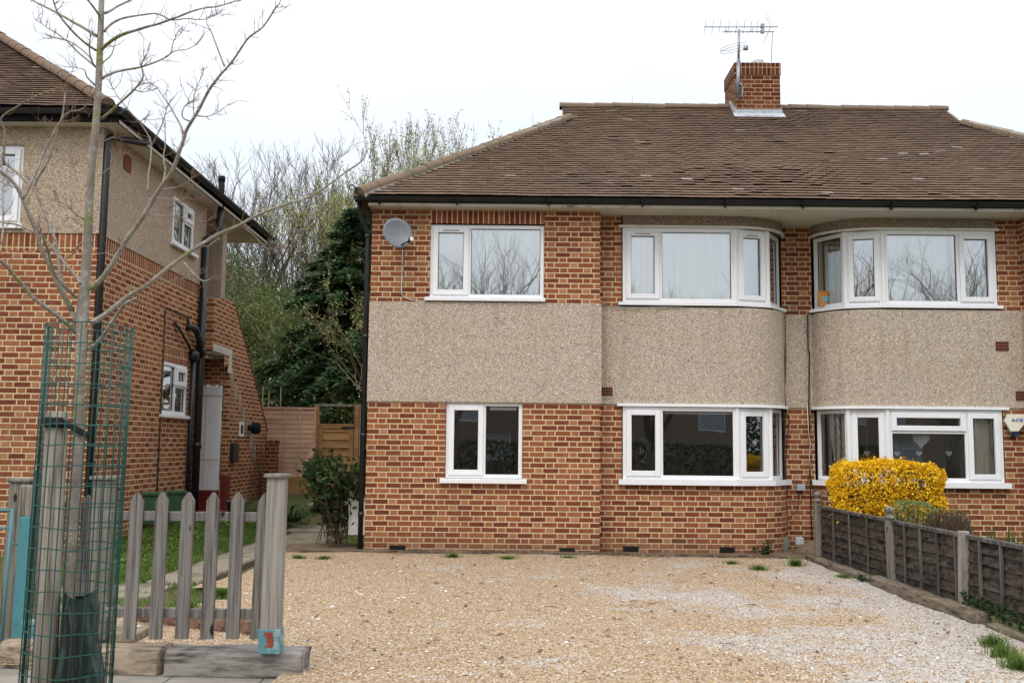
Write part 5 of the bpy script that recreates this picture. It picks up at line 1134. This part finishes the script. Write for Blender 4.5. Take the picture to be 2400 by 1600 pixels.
for i in range(3):
    y0, y1 = ycuts[i+1]+.05, ycuts[i]-.05; b = MB(); rs = random.Random(40+i); zb = fz((y0+y1)/2); nb = 6; hh = tops-zb-.03
    for k in range(nb):
        z0 = zb+hh*k/nb; N_ = 12
        for j in range(N_):
            ya, yb_ = y0+(y1-y0)*j/N_, y0+(y1-y0)*(j+1)/N_; wv = lambda y: .012*mnoise.noise(V(y*2.3, k*3, i*9)); x0 = FXp-.004
            P = lambda y, top: V(x0+(.014 if top else -.010), y, z0+wv(y)+(hh/nb+.02 if top else 0))
            b.face([P(ya, 0), P(ya, 1), P(yb_, 1), P(yb_, 0)]); b.face([P(ya, 0)+V(.01, 0, 0), P(yb_, 0)+V(.01, 0, 0), P(yb_, 1)+V(.01, 0, 0), P(ya, 1)+V(.01, 0, 0)]); b.face([P(ya, 0), P(yb_, 0), P(yb_, 0)+V(.01, 0, 0), P(ya, 0)+V(.01, 0, 0)])
    pn = b.build('panel', M['dark_fence'], df)
    b = MB(); b.box(FXp-.033, FXp+.03, y0, y1, tops-.035, tops)
    for k in range(4 if i < 2 else 5):
        nn_ = 4 if i < 2 else 5; y = y0+.02+(y1-y0-.04)*k/(nn_-1) if False else y0+(y1-y0)*(k+.5*0)/(nn_)+.02
        if k or True: b.box(FXp-.036, FXp-.012, y, y+.034, zb-.03, tops-.036)
    b.build('batten', M['dark_batten'], pn, False, .003)
fpost(13.78, True, M['old_wood'], .80); fpost(11.10, True, M['old_wood'], .76, (-.02, .02)); fpost(9.37, False, M['post_wood'], .77, (-.02, -.10)); fpost(7.3, False, M['old_wood'], .76)
r1 = [atZ(x, y, .0) for x, y in ((1915, 1327), (2075, 1395), (2260, 1470), (2330, 1497))]
sleeper('mossy edging timber nearest the bay along the drive', (3.98, 13.6, 0), (4.0, 11.35, 0), .13, .10, M['edge_wood'], 51)
sleeper('long cracked edging timber beside the dark fence, middle of the row', (4.0, 11.2, 0), (4.02, 8.75, 0), .16, .13, M['edge_wood'], 57)
sleeper('edging timber sunk in grass at the street end of the dark fence', (4.05, 8.6, 0), (4.08, 7.0, 0), .14, .07, M['edge_wood'], 63)
b = MB()
for (x0, x1, y, y2) in ((-3.0, -.6, 13.92, 13.92), (-.58, 1.4, 13.93, 13.90), (1.42, 3.95, 13.88, 13.72)): b.hexa([V(x, (y if x == x0 else y2)+k, z) for z in (-.02, .062) for k in (0, .04) for x in (x0, x1)])
tag(b.build('edging_board', M['edge_wood_x'], None, False, .006), 'thin brown edging board between gravel and house wall', 'edging')
b = MB(); b.box(-3.30, -3.24, 10.7, 13.75, -.02, .06); tag(b.build('edging_board', M['edge_wood'], None, False, .008), 'brown edging board between the gravel and the concrete path', 'edging')
tag(sheet('soil_strip', -3.25, 4.2, 13.9, 15.06, 26, 6, lambda x, y: .022+.02*mnoise.noise(V(x*3, y*3, 7)), M['soil']), kind='structure')

# ================================================================== BACK GARDEN FENCE AND GATE
BY = 20.9
t = empty('garden_fence', (-4.9, BY, .4), 'pinkish tan lapped garden fence panel between the two houses', 'fence')
p, q = atY(600, 953, BY), atY(737, 1150, BY); zt, zb = p.z, q.z+.08; x0, x1 = -5.75, q.x
b = MB(); rs = random.Random(3); nb = 14
for k in range(nb):
    z0 = zb+.2+(zt-zb-.24)*k/nb; h = (zt-zb-.24)/nb; a = rs.uniform(-.006, .006)
    b.hexa([V(x0, BY, z0+a), V(x1, BY, z0-a), V(x0, BY+.02, z0+a), V(x1, BY+.02, z0-a), V(x0, BY+.010, z0+h+.008), V(x1, BY+.010, z0+h+.008), V(x0, BY+.03, z0+h+.008), V(x1, BY+.03, z0+h+.008)])
pn = b.build('panel', M['tan_fence'], t)
b = MB(); b.box(x0, x1, BY-.02, BY+.05, zt-.045, zt)
for x in (x0+.4, x0+.95, x1-.35, x1-.03): b.box(x-.02, x+.02, BY-.022, BY-.003, zb+.2, zt-.046)
b.build('batten', M['tan_fence'], pn, False, .003); b = MB(); b.box(x0, x1, BY-.01, BY+.03, zb-.15, zb+.19); b.build('gravel_board', M['gate_wood'], t, False, .004)
g = empty('garden_gate', (atY(790, 1180, BY).x, BY, .4), 'honey coloured boarded garden gate in a timber frame', 'gate')
gx0, gx1 = atY(748, 1000, BY).x, atY(829, 1000, BY).x; gz1, gz0 = atY(790, 993, BY).z, .42
b = MB(); nb = 9
for k in range(nb): z0 = gz0+(gz1-gz0)*k/nb; z1 = gz0+(gz1-gz0)*(k+1)/nb; b.hexa([V(gx0+.09, BY, z0), V(gx1-.09, BY, z0), V(gx0+.09, BY+.02, z0), V(gx1-.09, BY+.02, z0), V(gx0+.09, BY+.022, z1), V(gx1-.09, BY+.022, z1), V(gx0+.09, BY+.035, z1), V(gx1-.09, BY+.035, z1)])
b.build('boards', M['gate_wood'], g); b = MB()
b.box(gx0, gx0+.09, BY-.012, BY+.04, gz0, gz1); b.box(gx1-.09, gx1, BY-.012, BY+.04, gz0, gz1); b.box(gx0+.09, gx1-.09, BY-.011, BY-.001, gz1-.1, gz1); b.build('gate_frame', M['gate_wood'], g, False, .004)
b = MB(); b.box(gx1-.25, gx1+.02, BY-.022, BY-.013, gz1-.09, gz1-.05); b.tube([V(gx0+.05, BY-.03, 1.35), V(gx0+.05, BY-.06, 1.35), V(gx0+.14, BY-.06, 1.35)], .012, 6); b.build('latch', M['black'], g)
gt_ = empty('gate_frame', ((gx0+gx1)/2, BY+.05, .4), 'tall timber posts and thin grey crossbar framing the boarded gate', 'gate frame')
ztp = atY(790, 950, BY).z
for x in (gx0-.06, gx1+.06): b = MB(); b.box(x-.05, x+.05, BY+.0, BY+.1, .3, ztp-.02); b.build('post', M['gate_wood'], gt_, False, .005)
b = MB(); b.box(gx1+.12, gx1+.22, BY-.02, BY+.08, .3, ztp-.02); b.build('post', M['old_wood'], gt_, False, .005); b = MB(); b.box(gx0-.12, gx1+.25, BY+.01, BY+.09, ztp-.019, ztp+.03); b.build('crossbar', M['old_wood'], gt_, False, .004)
b = MB(); b.bar(atY(717, 1110, BY-.15), atY(735, 1040, BY-.06), .09, .02, V(0, 1, 0)); tag(b.build('loose_board', M['tan_fence'], None), 'loose offcut board leaning against the fence beside the gate', 'board')
b = MB(); p = atY(638, 1035, 20.3); wall(b, (p.x-.11, 20.2), (p.x+.11, 20.2), .1, p.z-.02, u0=0); wall(b, (p.x+.11, 20.2), (p.x+.11, 20.42), .1, p.z-.02); wall(b, (p.x-.11, 20.42), (p.x-.11, 20.2), .1, p.z-.02); b.box(p.x-.125, p.x+.125, 20.19, 20.43, p.z-.019, p.z+.03); tag(b.build('brick_pillar', M['brick_dark']), 'short dark brick pillar at the foot of the raking stair wall', 'pillar')
for i, (x, y0, y1, lab) in enumerate(((615, 905, 950, 'first thin cane'), (629, 915, 950, 'second thin cane'), (657, 905, 950, 'third thin cane'))):
    b = MB(); b.tube([atY(x, 960, 22.0), atY(x+2, y0, 22.0)], .014, 5); tag(b.build('garden_cane', M['straw']), ('pale cane above the tan fence nearest the stair wall', 'shorter middle cane above the tan fence', 'pale cane above the tan fence nearest the gate')[i], 'cane', 'garden canes')

# ================================================================== TREES AND PLANTS
RMIN = .0055
def grow(b, p, d, L, r, lev, rs, tips, spread=.55, up=.12, split=(2, 3), seg=4, n=4, shrink=.72):
    q = [p]; dd = d.normalized()
    for i in range(seg): dd = (dd+V(rs.gauss(0, .10), rs.gauss(0, .10), rs.gauss(up*.3, .07))).normalized(); q.append(q[-1]+dd*L/seg)
    r = max(r, RMIN); r1 = max(r*.62, RMIN*.8); b.tube(q, [r+(r1-r)*i/seg for i in range(seg+1)], n if lev > 1 else 3, False); 
    if lev <= 2: tips += [(x, dd) for x in q[1:]]
    if lev == 0: return
    for k in range(rs.randint(*split)):
        s_ = q[-1] if k == 0 else q[rs.randint(max(1, seg-3), seg)]
        nd = dd+V(rs.gauss(0, spread), rs.gauss(0, spread), rs.gauss(up, spread*.6)); grow(b, s_, nd, L*rs.uniform(shrink-.12, shrink+.1), r1*rs.uniform(.7, 1), lev-1, rs, tips, spread, up, split, seg, n, shrink)
def leafcloud(b, pts, n, size, rs, jit=.2, asp=.55, droop=0):
    for _ in range(n):
        p = rs.choice(pts); p = p[0] if isinstance(p, tuple) else p; p = p+V(rs.gauss(0, jit), rs.gauss(0, jit), rs.gauss(0, jit))
        a = V(rs.gauss(0, 1), rs.gauss(0, 1), rs.gauss(-droop, .8)).normalized(); c_ = a.orthogonal().normalized(); c_ = Matrix.Rotation(rs.uniform(0, 6.28), 3, a) @ c_; s_ = size*rs.uniform(.6, 1.3)
        b.face([p-a*s_, p+c_*s_*asp, p+a*s_, p-c_*s_*asp], [(0, 0)]*4)
def tree_obj(name, label, x, y, h, r, lev, seed, bark, leaves=None, nleaf=0, lsize=.06, spread=.5, up=.18, split=(2, 3), trunk=.25, jit=.15, group=None, shrink=.72, z0=None, asp=.55, lean=(0, 0)):
    rs = random.Random(seed); z = z0 if z0 is not None else gz(x, y); root = empty(name, (x, y, z), label, 'tree', group); tips = []
    b = MB(); top = V(x+lean[0]*h*trunk, y, z+h*trunk); b.tube([V(x, y, z-.2), V(x, y, z+h*trunk*.5)+V(rs.gauss(0, .05), 0, 0), top], [r*1.25, r, r*.9], 9); b.build('trunk', M[bark], root, True)
    b = MB(); tot = sum(shrink**i for i in range(lev+1)); L = h*(1-trunk)/tot*1.12
    for k in range(rs.randint(4, 5)): grow(b, top-V(0, 0, rs.uniform(0, h*trunk*.35)), V(rs.gauss(lean[0], .55), rs.gauss(0, .55), 1), L, r*.62, lev, rs, tips, spread, up, split, shrink=shrink)
    b.build('crown', M[bark], root, False)
    if leaves: b = MB(); leafcloud(b, tips, nleaf, lsize, rs, jit, asp); b.build('foliage', M[leaves], root)
    return root
GT = 'bare trees standing beyond the garden fence'
tree_obj('bare_tree', 'tall bare grey tree rising between the roofs, nearest the vent pipe', -8.6, 34, 11.6, .26, 7, 101, 'bark_bg', spread=.40, up=.22, shrink=.74, group=GT)
tree_obj('bare_tree', 'bare grey tree crowding behind the dark conifer', -6.4, 35, 11.6, .26, 7, 102, 'bark_bg', spread=.40, up=.22, shrink=.74, group=GT)
tree_obj('bare_tree', 'broad bare grey tree filling the gap between the two roofs', -7.6, 33, 10.4, .22, 7, 104, 'bark_bg', spread=.5, up=.15, shrink=.75, group=GT)
tree_obj('bare_tree', 'thin bare tree further back, seen through the grey one', -11.2, 44, 12.0, .26, 6, 103, 'bark_bg', spread=.42, up=.2, shrink=.74, group=GT)
tree_obj('leafing_tree', 'bushy tree in fresh green leaf just beyond the tan garden fence', -6.5, 27.5, 6.0, .16, 5, 111, 'bark_green', 'leaf_bright', 26000, .032, .6, .05, jit=.22)
tree_obj('leafing_tree', 'grey green tree in young leaf beside the raking stair wall', -8.6, 29.5, 7.0, .2, 5, 112, 'bark_green', 'leaf_grey', 26000, .036, .55, .1, jit=.25)
tree_obj('leafing_tree', 'low twisted tree with dark trunks and sparse leaves behind the gate', -5.3, 26.5, 4.6, .2, 5, 113, 'bark_green', 'leaf_bright', 14000, .03, .7, .0, jit=.2)
GB = 'budding trees behind the brown roof'
for i, (x, y, h, lab) in enumerate(((-3.6, 31, 10.2, 'shorter yellow green budding tree showing at the house corner'), (-2.2, 30, 11.0, 'budding tree with yellow twigs over the middle of the hip'), (-.6, 31.5, 12.2, 'tallest budding tree with pale yellow shoots near the roof gablet'), (.25, 33, 12.0, 'outermost budding tree nearest the ridge end'))):
    tree_obj('budding_tree', lab, x, y, h, .14, 6, 120+i, 'bark_bg', 'leaf_bud', 8500, .036, .32, .32, jit=.05, group=GB, trunk=.3, shrink=.75)
tree_obj('budding_tree', 'thin willow like shrub with yellow shoots in front of the conifer', -3.05, 22.3, 6.0, .07, 5, 131, 'bark_green', 'leaf_bud', 1800, .035, .55, .1, jit=.05, trunk=.25, shrink=.76)
for i, (px_, py_, Y_, lab) in enumerate(((890, 392, 27, 'low yellow green tree massed along the left end of the hip'), (955, 372, 27.5, 'yellow green tree massed along the middle of the hip'))): q_ = atY(px_, py_, Y_); tree_obj('budding_tree', lab, q_.x, Y_, q_.z+.2, .14, 6, 135+i, 'bark_green', 'leaf_bud', 10000, .034, .5, .2, jit=.14, trunk=.45)
def conifer(label, x, y, h, wid, n, seed, leaf='conifer', z0=.4, lay=26):
    rs = random.Random(seed); root = empty('conifer_tree', (x, y, z0), label, 'tree'); b = MB(); b.tube([V(x, y, z0-.2), V(x, y, z0+h*.97)], [.2, .02], 8); b.build('trunk', M['bark_green'], root, True)
    b = MB(); lm = MB()
    for l in range(lay):
        q = (l+.3)/lay; z = z0+.2+(h-.2)*q; rw = wid*(1-q)**.7*(.75+.5*rs.random())
        for k in range(9 if q < .8 else 6):
            th = rs.uniform(0, 6.28); L = rw*rs.uniform(.65, 1.15); d = V(math.cos(th), math.sin(th), 0); base = V(x, y, z); pts = [base+d*L*s_+V(0, 0, .22*L*s_-.45*L*s_*s_) for s_ in (0, .35, .7, 1)]
            lm.tube(pts, [.03, .022, .014, .006], 4, False)
            for j in range(int(n/(lay*9))):
                s_ = rs.random()**.6; p = base+d*L*s_+V(0, 0, .22*L*s_-.45*L*s_*s_); sd = V(-d.y, d.x, 0)*rs.choice((-1, 1)); f = (d*rs.uniform(.3, 1)+sd*rs.uniform(.1, 1)+V(0, 0, rs.uniform(-.55, .12))).normalized(); ln_ = rs.uniform(.10, .24)*(1.15-.4*s_); wv = f.cross(V(rs.gauss(0, .3), rs.gauss(0, .3), 1)).normalized()*ln_*.16
                p = p+V(rs.gauss(0, .05), rs.gauss(0, .05), rs.gauss(0, .05)); b.face([p-wv*.6, p+wv*.6, p+f*ln_*.6+wv, p+f*ln_, p+f*ln_*.6-wv], [(0, 0)]*5)
    lm.build('limbs', M['bark_green'], root); b.build('foliage', M[leaf], root); return root
cp = atY(800, 700, 24.5)
conifer('large dark green conifer with drooping boughs behind the house corner', -4.1, 24.5, 7.0, 3.3, 110000, 141)
def shrub(name, label, c, r, nst, nleaf, leaf, lsize, seed, stem='stem', h=1.0, cat='shrub', jit=.05):
    rs = random.Random(seed); root = empty(name, c, label, cat); b = MB(); tips = []
    for k in range(nst):
        a = rs.uniform(0, 6.28); d = V(math.cos(a)*r*.9, math.sin(a)*r*.7, h*rs.uniform(.7, 1)); p = V(*c)+V(rs.gauss(0, r*.22), rs.gauss(0, r*.2), 0); q = [p+d*s_+V(rs.gauss(0, .02), rs.gauss(0, .02), 0)+V(0, 0, .12*h*math.sin(s_*3)) for s_ in (0, .25, .5, .75, 1)]; b.tube(q, [.008, .007, .006, .004, .003], 4, False); tips += q[1:]
        for j in range(3): s_ = rs.choice(q[2:]); e = s_+V(rs.gauss(0, .1), rs.gauss(0, .1), rs.uniform(.02, .15)); b.tube([s_, (s_+e)/2+V(0, 0, .01), e], .003, 3, False); tips += [e, (s_+e)/2]
    b.build('stems', M[stem], root)
    if nleaf: b = MB(); leafcloud(b, tips, nleaf, lsize, rs, jit); b.build('foliage', M[leaf], root)
    return root
s0 = atZ(790, 1275, .05); shrub('leafy_shrub', 'loose evergreen shrub with bare lower stems beside the house corner', (s0.x, s0.y, .05), .42, 34, 1500, 'leaf_shrub', .05, 151, h=1.2, jit=.07)
def strap(label, c, n, L, seed, leaf='leaf_strap'):
    rs = random.Random(seed); b = MB()
    for k in range(n):
        a = rs.uniform(0, 6.28); d = V(math.cos(a), math.sin(a), 0); p = V(*c)+d*rs.uniform(0, .1); sd = V(-d.y, d.x, 0)*.016; l = L*rs.uniform(.6, 1.1); q = [p+d*l*s_*.8+V(0, 0, l*(1.3*s_-1.1*s_*s_)) for s_ in (0, .25, .5, .75, 1)]
        for i in range(4): w0, w1 = 1-.2*i, 1-.2*(i+1); b.face([q[i]-sd*w0, q[i]+sd*w0, q[i+1]+sd*w1, q[i+1]-sd*w1], [(0, 0)]*4)
    return tag(b.build('strap_leaf_plant', M[leaf], None), label, 'plant')
pz = atZ(688, 1215, .2); strap('arching strap leaf clump on the lawn behind the gatepost', (pz.x, pz.y, .15), 90, .6, 161); pz = atZ(668, 1215, .2); strap('smaller strap leaf clump half hidden by the gatepost', (pz.x-.15, pz.y+.7, .2), 60, .55, 162)
# climber stems on the stair wall
b = MB(); rs = random.Random(8)
for k in range(6):
    y = 19.2+.22*k; z = .2; q = [V(SXW+.03, y, z)]
    for j in range(7): y += rs.gauss(0, .10); z += rs.uniform(.12, .25); q.append(V(SXW+.02+rs.uniform(0, .03), y, z))
    b.tube(q, [.012-.0012*j for j in range(8)], 4)
tag(b.build('climber', M['stem'], None), 'leafless climber stems on the raking stair wall', 'climber')
# yellow hedge, pale shrub and bare shrub behind the dark fence
def boxbush(name, label, c, hx, hy, hz_, n, leaf, size, seed, stems=120, sz=.6, hole=.0, kk=3.2):
    rs = random.Random(seed); root = empty(name, (c[0], c[1], .1), label, 'shrub'); b = MB(); pts = []
    def surf(u, v, w_):
        k = kk; l = (abs(u)**k+abs(v)**k+abs(w_)**k)**(1/k); return V(u/l*hx, v/l*hy, w_/l*hz_)
    for _ in range(n):
        u, v, w_ = rs.gauss(0, 1), rs.gauss(0, 1), rs.gauss(0, 1); p = surf(u, v, w_); nrm = p.normalized(); q = V(*c)+p*(1-abs(rs.gauss(0, .07)))*(1+.09*mnoise.noise(p*3.0+V(seed, 0, 0))+.05*mnoise.noise(p*8)+(.10*rs.random() if rs.random() < .05 else 0))
        if mnoise.noise(p*7+V(0, seed, 0)) < -.28+hole and rs.random() < .8: continue
        a = (V(rs.gauss(0, 1), rs.gauss(0, 1), rs.gauss(0, 1))+nrm*.4).normalized(); c_ = a.orthogonal().normalized(); c_ = Matrix.Rotation(rs.uniform(0, 6.28), 3, a) @ c_; s_ = size*rs.uniform(.6, 1.3); b.face([q-a*s_, q+c_*s_*sz, q+a*s_, q-c_*s_*sz], [(0, 0)]*4)
    b.build('foliage', M[leaf], root); b = MB()
    for _ in range(stems):
        u, v, w_ = rs.gauss(0, 1), rs.gauss(0, 1), rs.uniform(-.2, 1.4); p = V(*c)+surf(u, v, w_)*rs.uniform(.8, .99); q = V(c[0]+(p.x-c[0])*.35, c[1]+(p.y-c[1])*.35, .1); m_ = (p+q)/2+V(rs.gauss(0, .05), rs.gauss(0, .05), -.05); b.tube([q, m_, p], [.008, .006, .003], 4, False)
    b.build('stems', M['stem'], root); return root
hc = atY(2079, 1166, 13.2)
boxbush('yellow_hedge', 'clipped block of bright yellow blossom in front of the heart window', (hc.x, 13.2, hc.z), .70, .36, .49, 25000, 'yellow', .018, 171, 380, kk=4.2, sz=.75, hole=-.16)
pc = atY(2140, 1222, 12.3); boxbush('pale_shrub', 'small clipped pale green shrub behind the ball topped fence post', (pc.x, 12.3, pc.z), .26, .22, .25, 4200, 'leaf_varieg', .013, 172, 60, kk=4)
bc = atY(2222, 1232, 12.1); boxbush('bare_shrub', 'brown twiggy shrub right of the pale green one', (bc.x, 12.1, bc.z-.03), .27, .24, .24, 600, 'leaf_varieg', .010, 173, 420)
for i, (x, lab) in enumerate(((2340, 'first clump of upright green spears behind the dark fence'), (2372, 'second clump of upright green spears near the frame edge'))):
    p = atY(x, 1290, 12.6); b = MB(); rs = random.Random(i+60)
    for k in range(9): q = V(p.x+rs.uniform(-.1, .1), 12.6+rs.uniform(-.1, .1), .1); h = rs.uniform(.35, .52); dx = rs.gauss(0, .05); b.face([q+V(-.012, 0, 0), q+V(.012, 0, 0), q+V(dx+.009, 0, h*.7), q+V(dx*1.3, 0, h), q+V(dx-.009, 0, h*.7)], [(0, 0)]*5)
    tag(b.build('spear_leaf_plant', M['leaf_strap'], None), lab, 'plant', 'green spear clumps')
# weeds along the edges
WD = [(1790, 1300, .12, 'dark leafy weed tuft at the foot of the curved bay', 'leaf_shrub'), (1865, 1325, .10, 'grassy weed tuft in front of the cement heap', 'grass'), (1778, 1335, .07, 'low weed tuft on the gravel below the curved bay', 'grass'), (1715, 1322, .05, 'tiny weed at the edging under the bay', 'grass'), (2330, 1515, .10, 'grass tuft on the gravel near the sunken edging timber', 'grass'), (2352, 1540, .10, 'lowest grass tuft at the drive corner', 'grass'), (2390, 1570, .12, 'grass tuft cut by the frame edge', 'grass'), (2045, 1366, .05, 'weed sprouting between two edging timbers', 'leaf_shrub'), (1978, 1355, .05, 'small weed on the first mossy edging timber', 'grass'), (1060, 1306, .07, 'dry grass wisps against the base of the wall', 'grass'), (1190, 1310, .05, 'green tuft by the edging below the smaller window', 'grass'), (760, 1310, .05, 'green tuft near the house corner', 'grass'), (700, 1308, .05, 'green tuft beside the gatepost at the edging', 'grass'), (1330, 1308, .04, 'tiny green tuft beside the right hand air brick', 'grass'), (520, 1395, .08, 'grass tuft at the end of the stone slab seen between pickets', 'grass'), (440, 1425, .07, 'grass tuft near the log seen between pickets', 'grass')]
for i, (x, y, h, lab, mt) in enumerate(WD):
    p = atZ(x, y, .02); b = MB(); rs = random.Random(200+i)
    if mt == 'grass': blades(b, p.x, p.y, .03, 260, .14, h*1.25, rs, .003, .8)
    else:
        tp_ = []
        for _ in range(12): e_ = p+V(rs.gauss(0, .1), rs.gauss(0, .06), rs.uniform(.04, h*1.4)); b.tube([p, (p+e_)/2+V(0, 0, .015), e_], .003, 4); tp_ += [e_, (p+e_)/2+V(0, 0, .015), e_*.75+p*.25]
        leafcloud(b, tp_, 170, .022, rs, .015)
    tag(b.build('weed', M[mt], None), lab, 'weed')
b = MB(); rs = random.Random(77)
for k in range(170):
    if rs.random() < .5: x, y = rs.uniform(-2, 3.8), 13.62+rs.gauss(0, .05)
    else: y = rs.uniform(7.0, 9.6); x = 4.13+rs.gauss(-.03, .05)
    blades(b, x, y, .03, 5, .08, .09, rs, .003, 1.1)
tag(b.build('dry_grass', M['straw'], None), 'wispy dry grass along the edging timbers', kind='stuff')
b = MB(); rs = random.Random(31)
leafcloud(b, [V(4.12+rs.gauss(0, .04), rs.uniform(7.2, 9.3), .08+abs(rs.gauss(0, .09))) for _ in range(120)], 700, .024, rs, .02); tag(b.build('ivy', M['leaf_shrub'], None), 'low ivy creeping at the foot of the dark fence', kind='stuff')
b = MB(); rs = random.Random(91)
for k in range(85):
    x, y = rs.uniform(-2.6, 3.8), rs.uniform(6.8, 13.4); a = rs.uniform(0, 3.14); L = rs.uniform(.02, .05); d = V(math.cos(a), math.sin(a), rs.uniform(-.1, .3))*L; s_ = V(-d.y, d.x, .01)*.35; p = V(x, y, dz(x, y)+.012); b.face([p-d, p+s_, p+d, p-s_], [(0, 0)]*4)
tag(b.build('dead_leaves', M['stem'], None), 'brown dead leaves scattered over the gravel', kind='stuff')
b = MB(); rs = random.Random(95)
for k in range(26):
    x, y = rs.uniform(-2.4, 3.8), rs.uniform(6.7, 12.5); a = rs.uniform(0, 3.14); L = rs.uniform(.05, .16); p = V(x, y, dz(x, y)+.012); b.tube([p, p+V(math.cos(a), math.sin(a), .02)*L*.5, p+V(math.cos(a+.25), math.sin(a+.25), 0)*L], [.004, .0035, .002], 4)
tag(b.build('fallen_twigs', M['stem'], None), 'thin broken twigs lying on the gravel', kind='stuff')
q_ = atY(790, 975, 22.6); shrub('leafy_shrub', 'fresh green bush glimpsed over the boarded garden gate', (q_.x, 22.6, .4), .55, 40, 2600, 'leaf_bright', .05, 155, h=2.1, jit=.1)

# ================================================================== ACROSS THE ROAD (mirrored in the window panes)
def far_house(label, x0, x1, y, wins, seed):
    h = empty('rendered_house', ((x0+x1)/2, y-4, 0), label, 'house', 'houses across the road'); b = MB(); L = x1-x0
    wall(b, (x1, y), (x0, y), -.2, 5.1, [(x1-c, x1-a, z0, z1) for a, c, z0, z1 in wins], u0=0); wall(b, (x0, y), (x0, y-8), -.2, 5.1); wall(b, (x1, y-8), (x1, y), -.2, 5.1); b.build('wall', M['dash_dark'], h)
    for a, c, z0, z1 in wins: w_ = Win(); w_.facet((c, y-.04), (a, y-.04), z0, z1, [(0, 1, 0, .7, 'f'), (0, 1, .7, 1, 'f')]); w_.finish(h, M['lead'])
    b = MB(); e = .35; r = 3.0; b.face([V(x1+e, y+e, 5.1), V(x0-e, y+e, 5.1), V(x0+r, y-4, 7.6), V(x1-r, y-4, 7.6)]); b.face([V(x0-e, y+e, 5.1), V(x0-e, y-8.4, 5.1), V(x0+r, y-4, 7.6)]); b.face([V(x1+e, y-8.4, 5.1), V(x1+e, y+e, 5.1), V(x1-r, y-4, 7.6)]); b.face([V(x0-e, y-8.4, 5.1), V(x1+e, y-8.4, 5.1), V(x1-r, y-4, 7.6), V(x0+r, y-4, 7.6)]); b.build('roof', M['tile'], h)
far_house('grey house across the road mirrored in the smaller ground-floor window', -8.5, 1.8, -13.5, [(-2.9, -1.6, 2.5, 3.6), (-1.2, -.1, .9, 2.0), (-6, -4.5, 2.5, 3.6)], 1)
far_house('grey house across the road mirrored in the empty bay window', 4.2, 11.6, -13, [(7.7, 8.8, 2.15, 3.4), (5.2, 6.3, -.0+.9, 1.9)], 2)
far_house('grey house across the road mirrored behind the hanging hearts', 13.4, 24, -13, [(15.2, 16.3, 2.3, 3.3), (18, 19.3, 2.2, 3.3), (15, 17, .8, 1.9)], 3)
RMIN = .002; GR_ = 'bare trees across the road'
for i, (x, y, h, lab) in enumerate(((-2.2, -7.5, 9.6, 'bare tree across the road mirrored in the window beside the dish'), (.8, -8.5, 9.4, 'second bare tree mirrored in the window beside the dish'), (5.2, -9.5, 8.2, 'bare tree mirrored low in the near first-floor bay'), (12.3, -8, 10.6, 'spreading bare tree mirrored in the neighbouring upper bay'), (16.5, -9, 9.8, 'bare tree mirrored behind the drawn swag nets'))):
    tree_obj('bare_tree', lab, x, y, h, .24, 6, 300+i, 'bark_bg', spread=.5, up=.15, shrink=.75, group=GR_, trunk=.22)
boxbush('garden_hedge', 'dark hedge across the road mirrored in the ground-floor panes', (3.0, -11.2, .8), 7.5, .5, .9, 9000, 'leaf_grey', .09, 310, 40)

boxbush('laurel_hedge', 'tall green hedge further along the street mirrored in the angled pane', (17, 3, 1.5), 4.5, 1.0, 1.5, 9000, 'leaf_shrub', .09, 311, 40)
